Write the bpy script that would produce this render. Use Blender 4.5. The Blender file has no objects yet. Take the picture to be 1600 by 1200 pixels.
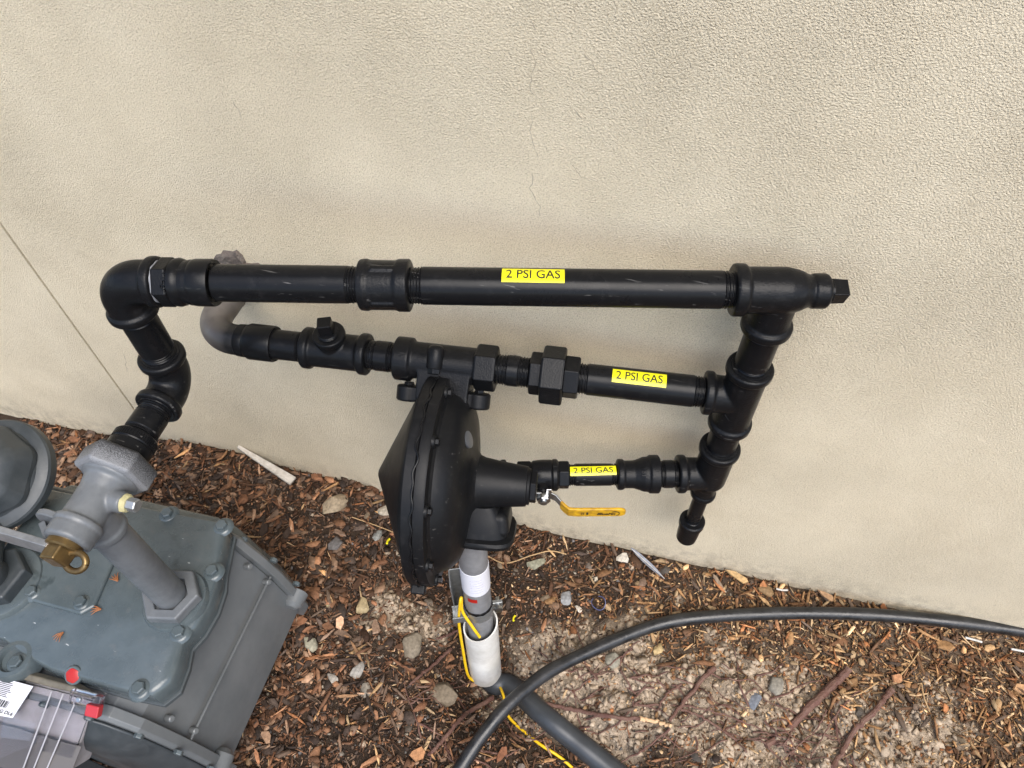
import bpy, bmesh, math, random
import numpy as np
from mathutils import Vector, Matrix
random.seed(7); rng = np.random.default_rng(11)
SC = bpy.context.scene
COL = SC.collection

# ------------------------------------------------------------------ camera
F, YAW, PITCH, ROLL = 1100.9, -15.3164, -50.9161, -1.5219
CAM = np.array([0.0, -0.7766, 1.5185])
def _basis():
    y, p, r = np.radians([YAW, PITCH, ROLL])
    fw = np.array([np.sin(y)*np.cos(p), np.cos(y)*np.cos(p), np.sin(p)])
    rt = np.array([np.cos(y), -np.sin(y), 0.0]); up = np.cross(rt, fw)
    return np.cos(r)*rt+np.sin(r)*up, -np.sin(r)*rt+np.cos(r)*up, fw
RT, UP, FW = _basis()
cd = bpy.data.cameras.new('camera'); cam = bpy.data.objects.new('camera', cd); COL.objects.link(cam)
cd.sensor_fit = 'HORIZONTAL'; cd.sensor_width = 36.0; cd.lens = F/1600*36.0
cd.clip_start = 0.02; cd.clip_end = 500
M = Matrix.Identity(4)
for i in range(3):
    M[i][0] = RT[i]; M[i][1] = UP[i]; M[i][2] = -FW[i]; M[i][3] = CAM[i]
cam.matrix_world = M
SC.camera = cam

# ------------------------------------------------------------------ light
SUN_EL, SUN_AZ = math.radians(58), math.radians(34)      # azimuth from -Y (out of the wall) towards +X
w = bpy.data.worlds.new('World'); SC.world = w; w.use_nodes = True
nt = w.node_tree; nt.nodes.clear()
sky = nt.nodes.new('ShaderNodeTexSky'); sky.sky_type = 'NISHITA'; sky.sun_disc = False
sky.sun_elevation = SUN_EL; sky.sun_rotation = math.pi - SUN_AZ
sky.dust_density = 2.0; sky.air_density = 1.0; sky.ozone_density = 1.0
bg = nt.nodes.new('ShaderNodeBackground'); bg.inputs[1].default_value = 0.105
ow = nt.nodes.new('ShaderNodeOutputWorld')
nt.links.new(sky.outputs[0], bg.inputs[0]); nt.links.new(bg.outputs[0], ow.inputs[0])
sl = bpy.data.lights.new('sun', 'SUN'); sl.energy = 1.5; sl.angle = math.radians(48); sl.color = (1.0, 0.96, 0.90)
so = bpy.data.objects.new('sun', sl); COL.objects.link(so)
sd = Vector((math.sin(SUN_AZ)*math.cos(SUN_EL), -math.cos(SUN_AZ)*math.cos(SUN_EL), math.sin(SUN_EL)))
so.rotation_euler = sd.to_track_quat('Z', 'Y').to_euler(); so.location = (2, -3, 4)
SC.view_settings.view_transform = 'Standard'; SC.view_settings.look = 'None'
SC.view_settings.gamma = 1.0; SC.view_settings.use_curve_mapping = False
SC.view_settings.exposure = 1.50
SC.render.engine = 'CYCLES'; SC.cycles.use_denoising = True; SC.cycles.max_bounces = 8
SC.cycles.transparent_max_bounces = 8

# ------------------------------------------------------------------ pixels to places
def ray(x, y): return (x-800)/F*RT - (y-600)/F*UP + FW
def atz(x, y, z): v = ray(x, y); return CAM + v*((z-CAM[2])/v[2])
def aty(x, y, Y=0.0): v = ray(x, y); return CAM + v*((Y-CAM[1])/v[1])
def proj(p):
    v = np.asarray(p, float)-CAM; z = v@FW
    return np.array([800+F*(v@RT)/z, 600-F*(v@UP)/z])
def az(a): a = math.radians(a); return np.array([math.cos(a), math.sin(a), 0.0])
UPV = np.array([0, 0, 1.0])
def nrm(v): v = np.asarray(v, float); return v/np.linalg.norm(v)
class Axis:
    def __init__(s, o, d): s.o = np.array(o, float); s.d = nrm(d)
    def p(s, t): return s.o+s.d*t
    def tx(s, px):                         # t where the axis projects onto image column px
        t = 0.0
        for _ in range(20):
            a = proj(s.p(t))[0]; b = proj(s.p(t+1e-4))[0]; t += float(np.clip((px-a)/((b-a)/1e-4), -.3, .3))
        return t
    def ty(s, py):
        t = 0.0
        for _ in range(20):
            a = proj(s.p(t))[1]; b = proj(s.p(t+1e-4))[1]; t += float(np.clip((py-a)/((b-a)/1e-4), -.3, .3))
        return t
def perp(d, hint=(0, 0, 1)):
    d = nrm(d); h = np.array(hint, float)
    if abs(d@h) > .95: h = np.array([1.0, 0, 0])
    e1 = nrm(h-d*(h@d)); return e1, np.cross(d, e1)

# ------------------------------------------------------------------ noise
def _hash(ix, iy, s):
    n = (ix.astype(np.int64)*374761393 + iy.astype(np.int64)*668265263 + s*1442695041) & 0xffffffff
    n = ((n ^ (n >> 13))*1274126177) & 0xffffffff
    return ((n ^ (n >> 16)) & 0xffff)/65535.0
def vnoise(x, y, sc, s=0):
    x = np.asarray(x, float)*sc+100.3; y = np.asarray(y, float)*sc+57.7
    ix = np.floor(x); iy = np.floor(y); fx = x-ix; fy = y-iy
    fx = fx*fx*(3-2*fx); fy = fy*fy*(3-2*fy)
    a = _hash(ix, iy, s); b = _hash(ix+1, iy, s); c = _hash(ix, iy+1, s); d = _hash(ix+1, iy+1, s)
    return (a*(1-fx)+b*fx)*(1-fy)+(c*(1-fx)+d*fx)*fy
def sstep(a, b, x): t = np.clip((np.asarray(x, float)-a)/(b-a), 0, 1); return t*t*(3-2*t)

# ------------------------------------------------------------------ materials
def new_mat(name):
    m = bpy.data.materials.new(name); m.use_nodes = True
    n = m.node_tree; b = n.nodes['Principled BSDF']; return m, n, b
def N(n, t, **k):
    x = n.nodes.new(t)
    for a, v in k.items(): setattr(x, a, v)
    return x
def noise(n, co, scale, detail=4, rough=.55):
    x = N(n, 'ShaderNodeTexNoise'); x.inputs['Scale'].default_value = scale
    x.inputs['Detail'].default_value = detail; x.inputs['Roughness'].default_value = rough
    n.links.new(co, x.inputs['Vector']); return x
def ramp(n, src, stops):
    r = N(n, 'ShaderNodeValToRGB'); e = r.color_ramp.elements
    while len(e) < len(stops): e.new(.5)
    for el, (p, c) in zip(e, stops):
        el.position = p; el.color = c if len(c) == 4 else (*c, 1)
    n.links.new(src, r.inputs[0]); return r
def mixc(n, fac, a, b, mode='MIX'):
    x = N(n, 'ShaderNodeMix', data_type='RGBA', blend_type=mode)
    for s, v in ((0, fac), (6, a), (7, b)):
        if hasattr(v, 'is_linked'): n.links.new(v, x.inputs[s])
        else: x.inputs[s].default_value = v if s == 0 else (*v, 1)
    return x.outputs[2]
def math_(n, op, a, b=None):
    x = N(n, 'ShaderNodeMath', operation=op)
    for i, v in enumerate((a, b)):
        if v is None: continue
        if hasattr(v, 'is_linked'): n.links.new(v, x.inputs[i])
        else: x.inputs[i].default_value = v
    return x.outputs[0]
def bump(n, b, h, strength, dist, prev=None):
    x = N(n, 'ShaderNodeBump'); x.inputs['Strength'].default_value = strength; x.inputs['Distance'].default_value = dist
    n.links.new(h, x.inputs['Height'])
    if prev is not None: n.links.new(prev, x.inputs['Normal'])
    n.links.new(x.outputs[0], b.inputs['Normal']); return x.outputs[0]
def simple(name, col, rough=.5, metal=0, bsc=None, bst=.2, bd=.001, var=0, vsc=20, col2=None, rvar=0, spec=None, coat=0):
    m, n, b = new_mat(name)
    tc = N(n, 'ShaderNodeTexCoord').outputs['Object']
    b.inputs['Roughness'].default_value = rough; b.inputs['Metallic'].default_value = metal
    if spec is not None: b.inputs['Specular IOR Level'].default_value = spec
    if coat: b.inputs['Coat Weight'].default_value = coat; b.inputs['Coat Roughness'].default_value = .15
    b.inputs['Base Color'].default_value = (*col, 1)
    if col2 is not None or var:
        c2 = col2 if col2 is not None else tuple(max(0, c*(1-var)) for c in col)
        ns = noise(n, tc, vsc, 6, .65)
        r = ramp(n, ns.outputs[0], [(.35, col), (.65, c2)])
        n.links.new(r.outputs[0], b.inputs['Base Color'])
        if rvar:
            rr = ramp(n, ns.outputs[0], [(.3, (rough-rvar,)*3), (.7, (rough+rvar,)*3)])
            n.links.new(rr.outputs[0], b.inputs['Roughness'])
    if bsc: bump(n, b, noise(n, tc, bsc, 4).outputs[0], bst, bd)
    return m
def vcol_mat(name, rough=.85, bsc=300, bst=.4, bd=.001):
    m, n, b = new_mat(name)
    a = N(n, 'ShaderNodeAttribute', attribute_name='Col')
    tc = N(n, 'ShaderNodeTexCoord').outputs['Object']
    ns = noise(n, tc, 160, 4)
    r = ramp(n, ns.outputs[0], [(.3, (.6, .6, .6)), (.7, (1.15, 1.15, 1.15))])
    n.links.new(mixc(n, 1.0, a.outputs['Color'], r.outputs[0], 'MULTIPLY'), b.inputs['Base Color'])
    b.inputs['Roughness'].default_value = rough; b.inputs['Specular IOR Level'].default_value = .25
    bump(n, b, noise(n, tc, bsc, 3).outputs[0], bst, bd)
    return m
def black_mat(name, rough, bsc, bst, bd, scratch=False):
    m, n, b = new_mat(name)
    tc = N(n, 'ShaderNodeTexCoord').outputs['Object']
    b.inputs['Base Color'].default_value = (.0060, .0062, .0070, 1); b.inputs['Specular IOR Level'].default_value = .17
    ns = noise(n, tc, 14, 5, .6)
    rr = ramp(n, ns.outputs[0], [(.3, (rough-.07,)*3), (.7, (rough+.08,)*3)])
    n.links.new(rr.outputs[0], b.inputs['Roughness'])
    dn = noise(n, tc, 55, 5, .7)
    r = ramp(n, dn.outputs[0], [(.55, (.0060, .0062, .0070)), (.8, (.016, .0155, .016))])
    mp = N(n, 'ShaderNodeMapping'); mp.inputs['Rotation'].default_value = (0, 0, math.radians(-9)); mp.inputs['Scale'].default_value = (14, 240, 240); n.links.new(tc, mp.inputs[0])
    sc_ = ramp(n, noise(n, mp.outputs[0], 1, 2, .5).outputs[0], [(.665, (0, 0, 0)), (.72, (1, 1, 1))]).outputs[0]
    msk = ramp(n, noise(n, tc, 9, 3, .5).outputs[0], [(.50, (0, 0, 0)), (.62, (1, 1, 1))]).outputs[0]
    dst_ = ramp(n, noise(n, tc, 480, 2, .5).outputs[0], [(.74, (0, 0, 0)), (.80, (1, 1, 1))]).outputs[0]
    wear = math_(n, 'ADD', math_(n, 'MULTIPLY', math_(n, 'MULTIPLY', sc_, msk), .8), math_(n, 'MULTIPLY', dst_, .45))
    n.links.new(mixc(n, wear, r.outputs[0], (.11, .106, .10)), b.inputs['Base Color'])
    h1 = noise(n, tc, bsc, 3).outputs[0]; h2 = noise(n, tc, 40, 2).outputs[0]
    p = bump(n, b, h1, bst, bd); bump(n, b, h2, .15, .002, p)
    return m
BLK = black_mat('black_paint_pipe', .30, 700, .10, .0006)
CAST = black_mat('black_paint_cast', .34, 380, .42, .0009)
REGM = black_mat('black_powder_coat', .42, 900, .12, .0005)
THR = black_mat('black_thread', .26, 500, .2, .0005)
GREY = simple('grey_meter_paint', (.100, .119, .128), .26, 0, 28, .20, .004, vsc=13, col2=(.064, .080, .088), rvar=.09)
def meter_mat():
    m, n, b = new_mat('grey_meter_paint')
    tc = N(n, 'ShaderNodeTexCoord').outputs['Object']
    v = noise(n, tc, 13, 6, .65).outputs[0]
    c = ramp(n, v, [(.35, (.080, .098, .105)), (.65, (.052, .067, .073))]).outputs[0]
    st_ = noise(n, tc, 8, 5, .6); st_.inputs['Distortion'].default_value = .8
    c = mixc(n, math_(n, 'MULTIPLY', ramp(n, st_.outputs[0], [(.60, (0, 0, 0)), (.66, (1, 1, 1))]).outputs[0], .7), c, (.028, .039, .042))
    c = mixc(n, math_(n, 'MULTIPLY', ramp(n, noise(n, tc, 34, 6, .75).outputs[0], [(.56, (0, 0, 0)), (.72, (1, 1, 1))]).outputs[0], .35), c, (.12, .117, .110))
    mp = N(n, 'ShaderNodeMapping'); mp.inputs['Rotation'].default_value = (0, 0, .6); mp.inputs['Scale'].default_value = (60, 190, 120); n.links.new(tc, mp.inputs[0])
    c = mixc(n, ramp(n, noise(n, mp.outputs[0], 1, 2, .4).outputs[0], [(.755, (0, 0, 0)), (.79, (1, 1, 1))]).outputs[0], c, (.42, .43, .43))
    n.links.new(c, b.inputs['Base Color'])
    rr = ramp(n, v, [(.3, (.16,)*3), (.7, (.34,)*3)]).outputs[0]; n.links.new(rr, b.inputs['Roughness'])
    p = bump(n, b, noise(n, tc, 24, 3).outputs[0], .22, .005); bump(n, b, noise(n, tc, 240, 3).outputs[0], .12, .0008, p)
    return m
GREY = meter_mat()
GREYS = simple('grey_case_paint', (.125, .132, .136), .38, 0, 120, .15, .001, vsc=9, col2=(.092, .100, .104), rvar=.08)
GREYV = simple('grey_valve_paint', (.130, .138, .146), .40, 0, 200, .2, .001, vsc=22, col2=(.082, .089, .096), rvar=.08)
GREYD = simple('grey_regulator_paint', (.026, .032, .036), .45, 0, 200, .2, .001, vsc=22, col2=(.046, .052, .056), rvar=.1)
GALV = simple('galvanised_steel', (.42, .43, .43), .42, .8, 120, .1, .0006, vsc=70, col2=(.30, .31, .31), rvar=.08)
ZINC = simple('zinc_plate', (.48, .49, .50), .30, 1.0, 200, .1, .0004)
BRASS = simple('dull_brass', (.22, .145, .055), .38, .75, 150, .25, .001, vsc=40, col2=(.10, .065, .03), rvar=.1)
YEL = simple('yellow_wire', (.78, .50, .01), .42, 0, vsc=60, col2=(.62, .38, .008))
LEVY = simple('yellow_vinyl', (.64, .36, .012), .42, 0, 300, .15, .0005, vsc=75, col2=(.30, .155, .012))
STK = simple('yellow_label_tape', (.72, .66, .008), .34)
INK = simple('black_ink', (.012, .012, .012), .5)
WHT = simple('white_pvc', (.66, .65, .62), .42, 0, 80, .1, .001, vsc=14, col2=(.44, .42, .38))
PAPER = simple('white_label', (.58, .58, .62), .55)
REDM = simple('red_seal', (.34, .012, .008), .35)
CLRED = simple('red_plastic', (.36, .025, .03), .25)
HOSE = simple('black_poly_hose', (.008, .0085, .0095), .36, 0, 90, .3, .002, vsc=26, col2=(.024, .024, .025), rvar=.1)
PEP = simple('dark_grey_plastic_pipe', (.045, .050, .056), .36, 0, 90, .1, .001, vsc=18, col2=(.032, .035, .039))
TAPE = simple('pipe_dope_white', (.20, .205, .22), .35)
OLIVE = simple('olive_plastic', (.085, .078, .062), .6, 0, 200, .2, .001, vsc=60, col2=(.14, .125, .095))
TEFY = simple('yellow_thread_tape', (.42, .38, .20), .5, 0, 400, .5, .001)
ROOT = simple('root_bark', (.095, .038, .028), .75, 0, 220, .9, .003, vsc=45, col2=(.15, .085, .060))
ROOTL = simple('peeled_root', (.55, .36, .20), .7, 0, 200, .4, .001)
BLUEP = simple('blue_plastic', (.06, .07, .16), .3)

# nut with black overspray
def spray_mat():
    m, n, b = new_mat('grey_nut_black_overspray')
    tc = N(n, 'ShaderNodeTexCoord').outputs['Object']
    sep = N(n, 'ShaderNodeSeparateXYZ'); n.links.new(tc, sep.inputs[0])
    sp = noise(n, tc, 900, 4, .75).outputs[0]
    g = N(n, 'ShaderNodeMapRange'); g.inputs[1].default_value = -.428; g.inputs[2].default_value = -.388
    g.inputs[3].default_value = -.07; g.inputs[4].default_value = .24
    # world y runs along the nut axis: overspray comes from the painted pipe side
    a = N(n, 'ShaderNodeVectorMath', operation='ADD'); n.links.new(tc, a.inputs[0])
    geo = N(n, 'ShaderNodeNewGeometry'); s2 = N(n, 'ShaderNodeSeparateXYZ'); n.links.new(geo.outputs['Position'], s2.inputs[0])
    n.links.new(s2.outputs[1], g.inputs[0])
    f = math_(n, 'ADD', sp, g.outputs[0])
    r = ramp(n, f, [(.52, (0, 0, 0)), (.66, (1, 1, 1))])
    n.links.new(mixc(n, r.outputs[0], (.17, .175, .185), (.02, .02, .022)), b.inputs['Base Color'])
    b.inputs['Roughness'].default_value = .55
    bump(n, b, noise(n, tc, 300, 3).outputs[0], .3, .0008)
    return m
NUTM = spray_mat()
def bare_mat():
    m, n, b = new_mat('bare_steel_fading_to_black_paint')
    tc = N(n, 'ShaderNodeTexCoord').outputs['Object']
    geo = N(n, 'ShaderNodeNewGeometry'); s2 = N(n, 'ShaderNodeSeparateXYZ'); n.links.new(geo.outputs['Position'], s2.inputs[0])
    g = N(n, 'ShaderNodeMapRange'); g.inputs[1].default_value = -.672; g.inputs[2].default_value = -.635
    n.links.new(s2.outputs[0], g.inputs[0])
    ns = noise(n, tc, 60, 5, .7).outputs[0]
    f = math_(n, 'ADD', g.outputs[0], math_(n, 'MULTIPLY', math_(n, 'SUBTRACT', ns, .5), .6))
    c = ramp(n, noise(n, tc, 30, 5).outputs[0], [(.35, (.105, .093, .085)), (.65, (.19, .17, .155))])
    n.links.new(mixc(n, f, c.outputs[0], (.011, .011, .012)), b.inputs['Base Color'])
    b.inputs['Metallic'].default_value = .25; b.inputs['Roughness'].default_value = .42
    bump(n, b, noise(n, tc, 300, 3).outputs[0], .12, .0006)
    return m
BARE = bare_mat()
def clear_mat():
    m, n, b = new_mat('clear_plastic')
    b.inputs['Base Color'].default_value = (.93, .92, .95, 1); b.inputs['Roughness'].default_value = .16
    b.inputs['Transmission Weight'].default_value = 1.0; b.inputs['IOR'].default_value = 1.25
    return m
CLEAR = clear_mat()
def wall_mat():
    m, n, b = new_mat('cream_stucco')
    tc = N(n, 'ShaderNodeTexCoord').outputs['Object']
    big = noise(n, tc, 2.2, 5, .6).outputs[0]; mid = noise(n, tc, 9, 6, .65).outputs[0]
    c1 = ramp(n, big, [(.3, (.705, .610, .445)), (.7, (.740, .650, .485))])
    c2 = ramp(n, mid, [(.30, (.95, .945, .935)), (.65, (1.02, 1.02, 1.02))])
    col = mixc(n, 1.0, c1.outputs[0], c2.outputs[0], 'MULTIPLY')
    # dark specks, and dirty pores whose tint also paints in grain shading
    sp = noise(n, tc, 48, 3, .5).outputs[0]
    r = ramp(n, sp, [(.735, (0, 0, 0)), (.78, (1, 1, 1))])
    col = mixc(n, math_(n, 'MULTIPLY', r.outputs[0], .38), col, (.30, .255, .185))
    pores = ramp(n, noise(n, tc, 430, 3, .6).outputs[0], [(.34, (.74, .72, .68)), (.50, (1.0, 1.0, 1.0)), (.70, (1.06, 1.06, 1.06))])
    col = mixc(n, 1.0, col, pores.outputs[0], 'MULTIPLY')
    # grime in patches of rough texture
    gp = noise(n, tc, 3.3, 3, .5).outputs[0]; gf = noise(n, tc, 260, 3, .6).outputs[0]
    patch = ramp(n, gp, [(.50, (0, 0, 0)), (.68, (1, 1, 1))]).outputs[0]
    pore = ramp(n, gf, [(.36, (1, 1, 1)), (.50, (0, 0, 0))]).outputs[0]
    col = mixc(n, math_(n, 'MULTIPLY', math_(n, 'MULTIPLY', patch, pore), .30), col, (.33, .28, .20))
    # dirt splash at the foot of the wall
    sep = N(n, 'ShaderNodeSeparateXYZ'); n.links.new(tc, sep.inputs[0])
    mr = N(n, 'ShaderNodeMapRange'); mr.inputs[1].default_value = .0; mr.inputs[2].default_value = .09
    mr.inputs[3].default_value = 1; mr.inputs[4].default_value = 0
    n.links.new(sep.outputs[2], mr.inputs[0])
    dirt = math_(n, 'MULTIPLY', mr.outputs[0], ramp(n, noise(n, tc, 35, 6, .75).outputs[0], [(.42, (0, 0, 0)), (.62, (1, 1, 1))]).outputs[0])
    col = mixc(n, math_(n, 'MULTIPLY', dirt, .6), col, (.25, .20, .14))
    n.links.new(col, b.inputs['Base Color'])
    b.inputs['Roughness'].default_value = .82; b.inputs['Specular IOR Level'].default_value = .3
    # relief: fine grain everywhere, coarse grain in patches, trowel swirls
    fine = noise(n, tc, 820, 2, .5).outputs[0]
    mp = N(n, 'ShaderNodeMapping'); mp.inputs['Rotation'].default_value = (0, math.radians(25), 0); mp.inputs['Scale'].default_value = (.85, 1, 1.1)
    n.links.new(tc, mp.inputs[0])
    dst = noise(n, mp.outputs[0], 430, 3, .55)
    pat2 = ramp(n, noise(n, tc, 3.0, 4, .55).outputs[0], [(.38, (.95,)*3), (.64, (1.6,)*3)]).outputs[0]
    coarse = math_(n, 'MULTIPLY', dst.outputs[0], pat2)
    troW = noise(n, mp.outputs[0], 16, 4, .6).outputs[0]
    p = bump(n, b, coarse, 1.0, .0034)
    p = bump(n, b, fine, .8, .0012, p)
    p = bump(n, b, troW, .15, .005, p)
    und = noise(n, tc, 4, 3).outputs[0]
    bump(n, b, und, .12, .02, p)
    return m
WALL = wall_mat()
CRK = simple('crack_grime', (.40, .345, .255), .9, 0, 200, .5, .001)
MORT = simple('grey_mortar', (.17, .142, .118), .9, 0, 130, 1.0, .006, vsc=45, col2=(.085, .065, .055))
def soil_mat():
    m, n, b = new_mat('soil')
    a = N(n, 'ShaderNodeAttribute', attribute_name='Col')
    tc = N(n, 'ShaderNodeTexCoord').outputs['Object']
    v1 = ramp(n, noise(n, tc, 40, 8, .7).outputs[0], [(.3, (.62,)*3), (.7, (1.25,)*3)])
    v2 = ramp(n, noise(n, tc, 210, 5, .7).outputs[0], [(.3, (.65,)*3), (.7, (1.25,)*3)])
    c = mixc(n, 1, a.outputs['Color'], v1.outputs[0], 'MULTIPLY'); c = mixc(n, 1, c, v2.outputs[0], 'MULTIPLY')
    n.links.new(c, b.inputs['Base Color']); b.inputs['Roughness'].default_value = .92
    b.inputs['Specular IOR Level'].default_value = .2
    p = bump(n, b, noise(n, tc, 55, 6, .7).outputs[0], 1.0, .014)
    bump(n, b, noise(n, tc, 240, 4, .7).outputs[0], .9, .004, p)
    return m
SOIL = soil_mat()
CHIP = vcol_mat('bark_chip', .82, 260, .6, .0015)
PEB = vcol_mat('pebble', .72, 180, .4, .001)

# ------------------------------------------------------------------ mesh helpers
class MB:
    def __init__(s): s.v = []; s.f = []; s.n = 0
    def add(s, v, f):
        s.v.extend([tuple(map(float, p)) for p in v]); s.f.extend([tuple(i+s.n for i in q) for q in f]); s.n += len(v); return s
    def lathe(s, o, d, prof, seg=44, hint=(0, 0, 1), rot=0.0, shape=None):
        o = np.array(o, float); e1, e2 = perp(d, hint); d = nrm(d); v = []; f = []
        a = np.arange(seg)/seg*2*np.pi+rot
        for t, r in prof:
            rr = r if shape is None else r*shape(a)
            v.extend(o+d*t+np.outer(np.cos(a)*rr, e1)+np.outer(np.sin(a)*rr, e2))
        for k in range(len(prof)-1):
            for j in range(seg):
                j2 = (j+1) % seg; f.append((k*seg+j, k*seg+j2, (k+1)*seg+j2, (k+1)*seg+j))
        f.append(tuple(range(seg-1, -1, -1))); f.append(tuple((len(prof)-1)*seg+j for j in range(seg)))
        return s.add(v, f)
    def sweep(s, pts, rad, seg=20, cap=True):
        pts = np.array(pts, float); n = len(pts)
        rad = np.full(n, rad) if np.isscalar(rad) else np.array(rad)
        tan = np.gradient(pts, axis=0); tan /= np.linalg.norm(tan, axis=1)[:, None]
        e1, _ = perp(tan[0]); v = []; f = []; a = np.arange(seg)/seg*2*np.pi
        for i in range(n):
            e1 = e1-tan[i]*(e1@tan[i]); e1 /= np.linalg.norm(e1); e2 = np.cross(tan[i], e1)
            v.extend(pts[i]+np.outer(np.cos(a), e1)*rad[i]+np.outer(np.sin(a), e2)*rad[i])
        for k in range(n-1):
            for j in range(seg):
                j2 = (j+1) % seg; f.append((k*seg+j, k*seg+j2, (k+1)*seg+j2, (k+1)*seg+j))
        if cap: f.append(tuple(range(seg-1, -1, -1))); f.append(tuple((n-1)*seg+j for j in range(seg)))
        return s.add(v, f)
    def box(s, c, ax, ay, az_, hx, hy, hz, taper=1.0):
        c = np.array(c, float); v = []
        for k in (-1, 1):
            q = taper if k > 0 else 1.0
            for i, j in ((-1, -1), (1, -1), (1, 1), (-1, 1)): v.append(c+ax*hx*i*q+ay*hy*j*q+az_*hz*k)
        return s.add(v, [(3, 2, 1, 0), (4, 5, 6, 7), (0, 1, 5, 4), (1, 2, 6, 5), (2, 3, 7, 6), (3, 0, 4, 7)])
    def prism(s, loops):                       # stacked loops of equal length, closed at both ends
        k = len(loops[0]); v = [p for L in loops for p in L]; f = []
        for a in range(len(loops)-1):
            for j in range(k):
                j2 = (j+1) % k; f.append((a*k+j, a*k+j2, (a+1)*k+j2, (a+1)*k+j))
        f.append(tuple(range(k-1, -1, -1))); f.append(tuple((len(loops)-1)*k+j for j in range(k)))
        return s.add(v, f)
def fix(me, sharp=35, smooth=True):
    bm = bmesh.new(); bm.from_mesh(me); bmesh.ops.recalc_face_normals(bm, faces=bm.faces); bm.to_mesh(me); bm.free()
    if smooth:
        me.polygons.foreach_set('use_smooth', np.ones(len(me.polygons), bool)); me.set_sharp_from_angle(angle=math.radians(sharp))
def build(mb, name, mat, parent=None, label=None, sharp=35, smooth=True, bevel=0, cast=0, base=None, seg=2):
    """one mesh object; world coordinates are kept, the origin sits at the parent's base"""
    me = bpy.data.meshes.new(name)
    off = np.zeros(3)
    if parent is not None:
        off = np.array(parent.get('_base', (0, 0, 0)))
    elif base is not None: off = np.array(base, float)
    me.from_pydata([tuple(np.array(p)-off) for p in mb.v], [], mb.f); me.update(); fix(me, sharp, smooth)
    me.materials.append(mat); o = bpy.data.objects.new(name, me); COL.objects.link(o)
    if parent is not None:
        o.parent = parent; o['_base'] = list(map(float, off))
    else:
        o.location = off; o['_base'] = list(map(float, off))
    if label: o['label'] = label
    if cast:
        r = o.modifiers.new('remesh', 'REMESH'); r.mode = 'VOXEL'; r.voxel_size = cast; r.use_smooth_shade = True
        s_ = o.modifiers.new('smooth', 'SMOOTH'); s_.iterations = 5; s_.factor = .5
    if bevel:
        bv = o.modifiers.new('bevel', 'BEVEL'); bv.width = bevel; bv.segments = seg; bv.limit_method = 'ANGLE'; bv.angle_limit = math.radians(30); bv.harden_normals = True
    return o
def thing(name, base, label, cat, group=None):
    o = bpy.data.objects.new(name, None); COL.objects.link(o); o.empty_display_size = .05
    o.location = tuple(map(float, base)); o['_base'] = list(map(float, base)); tag(o, label, cat, group); return o
def tag(o, label, cat, group=None, kind=None):
    if label: o['label'] = label
    if cat: o['category'] = cat
    if group: o['group'] = group
    if kind: o['kind'] = kind
    return o
def catmull(P, n=10):
    P = [np.array(p, float) for p in P]; P = [2*P[0]-P[1]]+P+[2*P[-1]-P[-2]]; out = []
    for i in range(1, len(P)-2):
        for k in range(n):
            t = k/n; a, b, c, d = P[i-1:i+3]
            out.append(.5*((2*b)+(-a+c)*t+(2*a-5*b+4*c-d)*t*t+(-a+3*b-3*c+d)*t**3))
    out.append(P[-2]); return np.array(out)
def text_mesh(txt, size, extrude=0.0, bold=0.0):
    """vertices (x right, y up, z out) and faces of a line of lettering, centred"""
    cu = bpy.data.curves.new('t', 'FONT'); cu.body = txt; cu.size = size; cu.align_x = 'CENTER'; cu.align_y = 'CENTER'
    cu.extrude = extrude; cu.offset = bold; cu.resolution_u = 4
    ob = bpy.data.objects.new('t', cu); COL.objects.link(ob)
    me = bpy.data.meshes.new_from_object(ob)
    bm = bmesh.new(); bm.from_mesh(me)
    ys = [v.co.y for v in bm.verts]
    for y in np.linspace(min(ys), max(ys), 9)[1:-1]:
        bmesh.ops.bisect_plane(bm, geom=bm.verts[:]+bm.edges[:]+bm.faces[:], plane_co=(0, y, 0), plane_no=(0, 1, 0))
    bmesh.ops.remove_doubles(bm, verts=bm.verts, dist=1e-7)
    bm.verts.index_update(); v = np.array([p.co[:] for p in bm.verts]); f = [tuple(q.index for q in p.verts) for p in bm.faces]
    bm.free(); bpy.data.objects.remove(ob); bpy.data.curves.remove(cu); bpy.data.meshes.remove(me)
    return v, f
def camdir(axis, t):                            # unit vector from an axis point towards the viewer, square to the axis
    p = axis.p(t); v = CAM-p; v = v-axis.d*(v@axis.d); return nrm(v)

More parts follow.
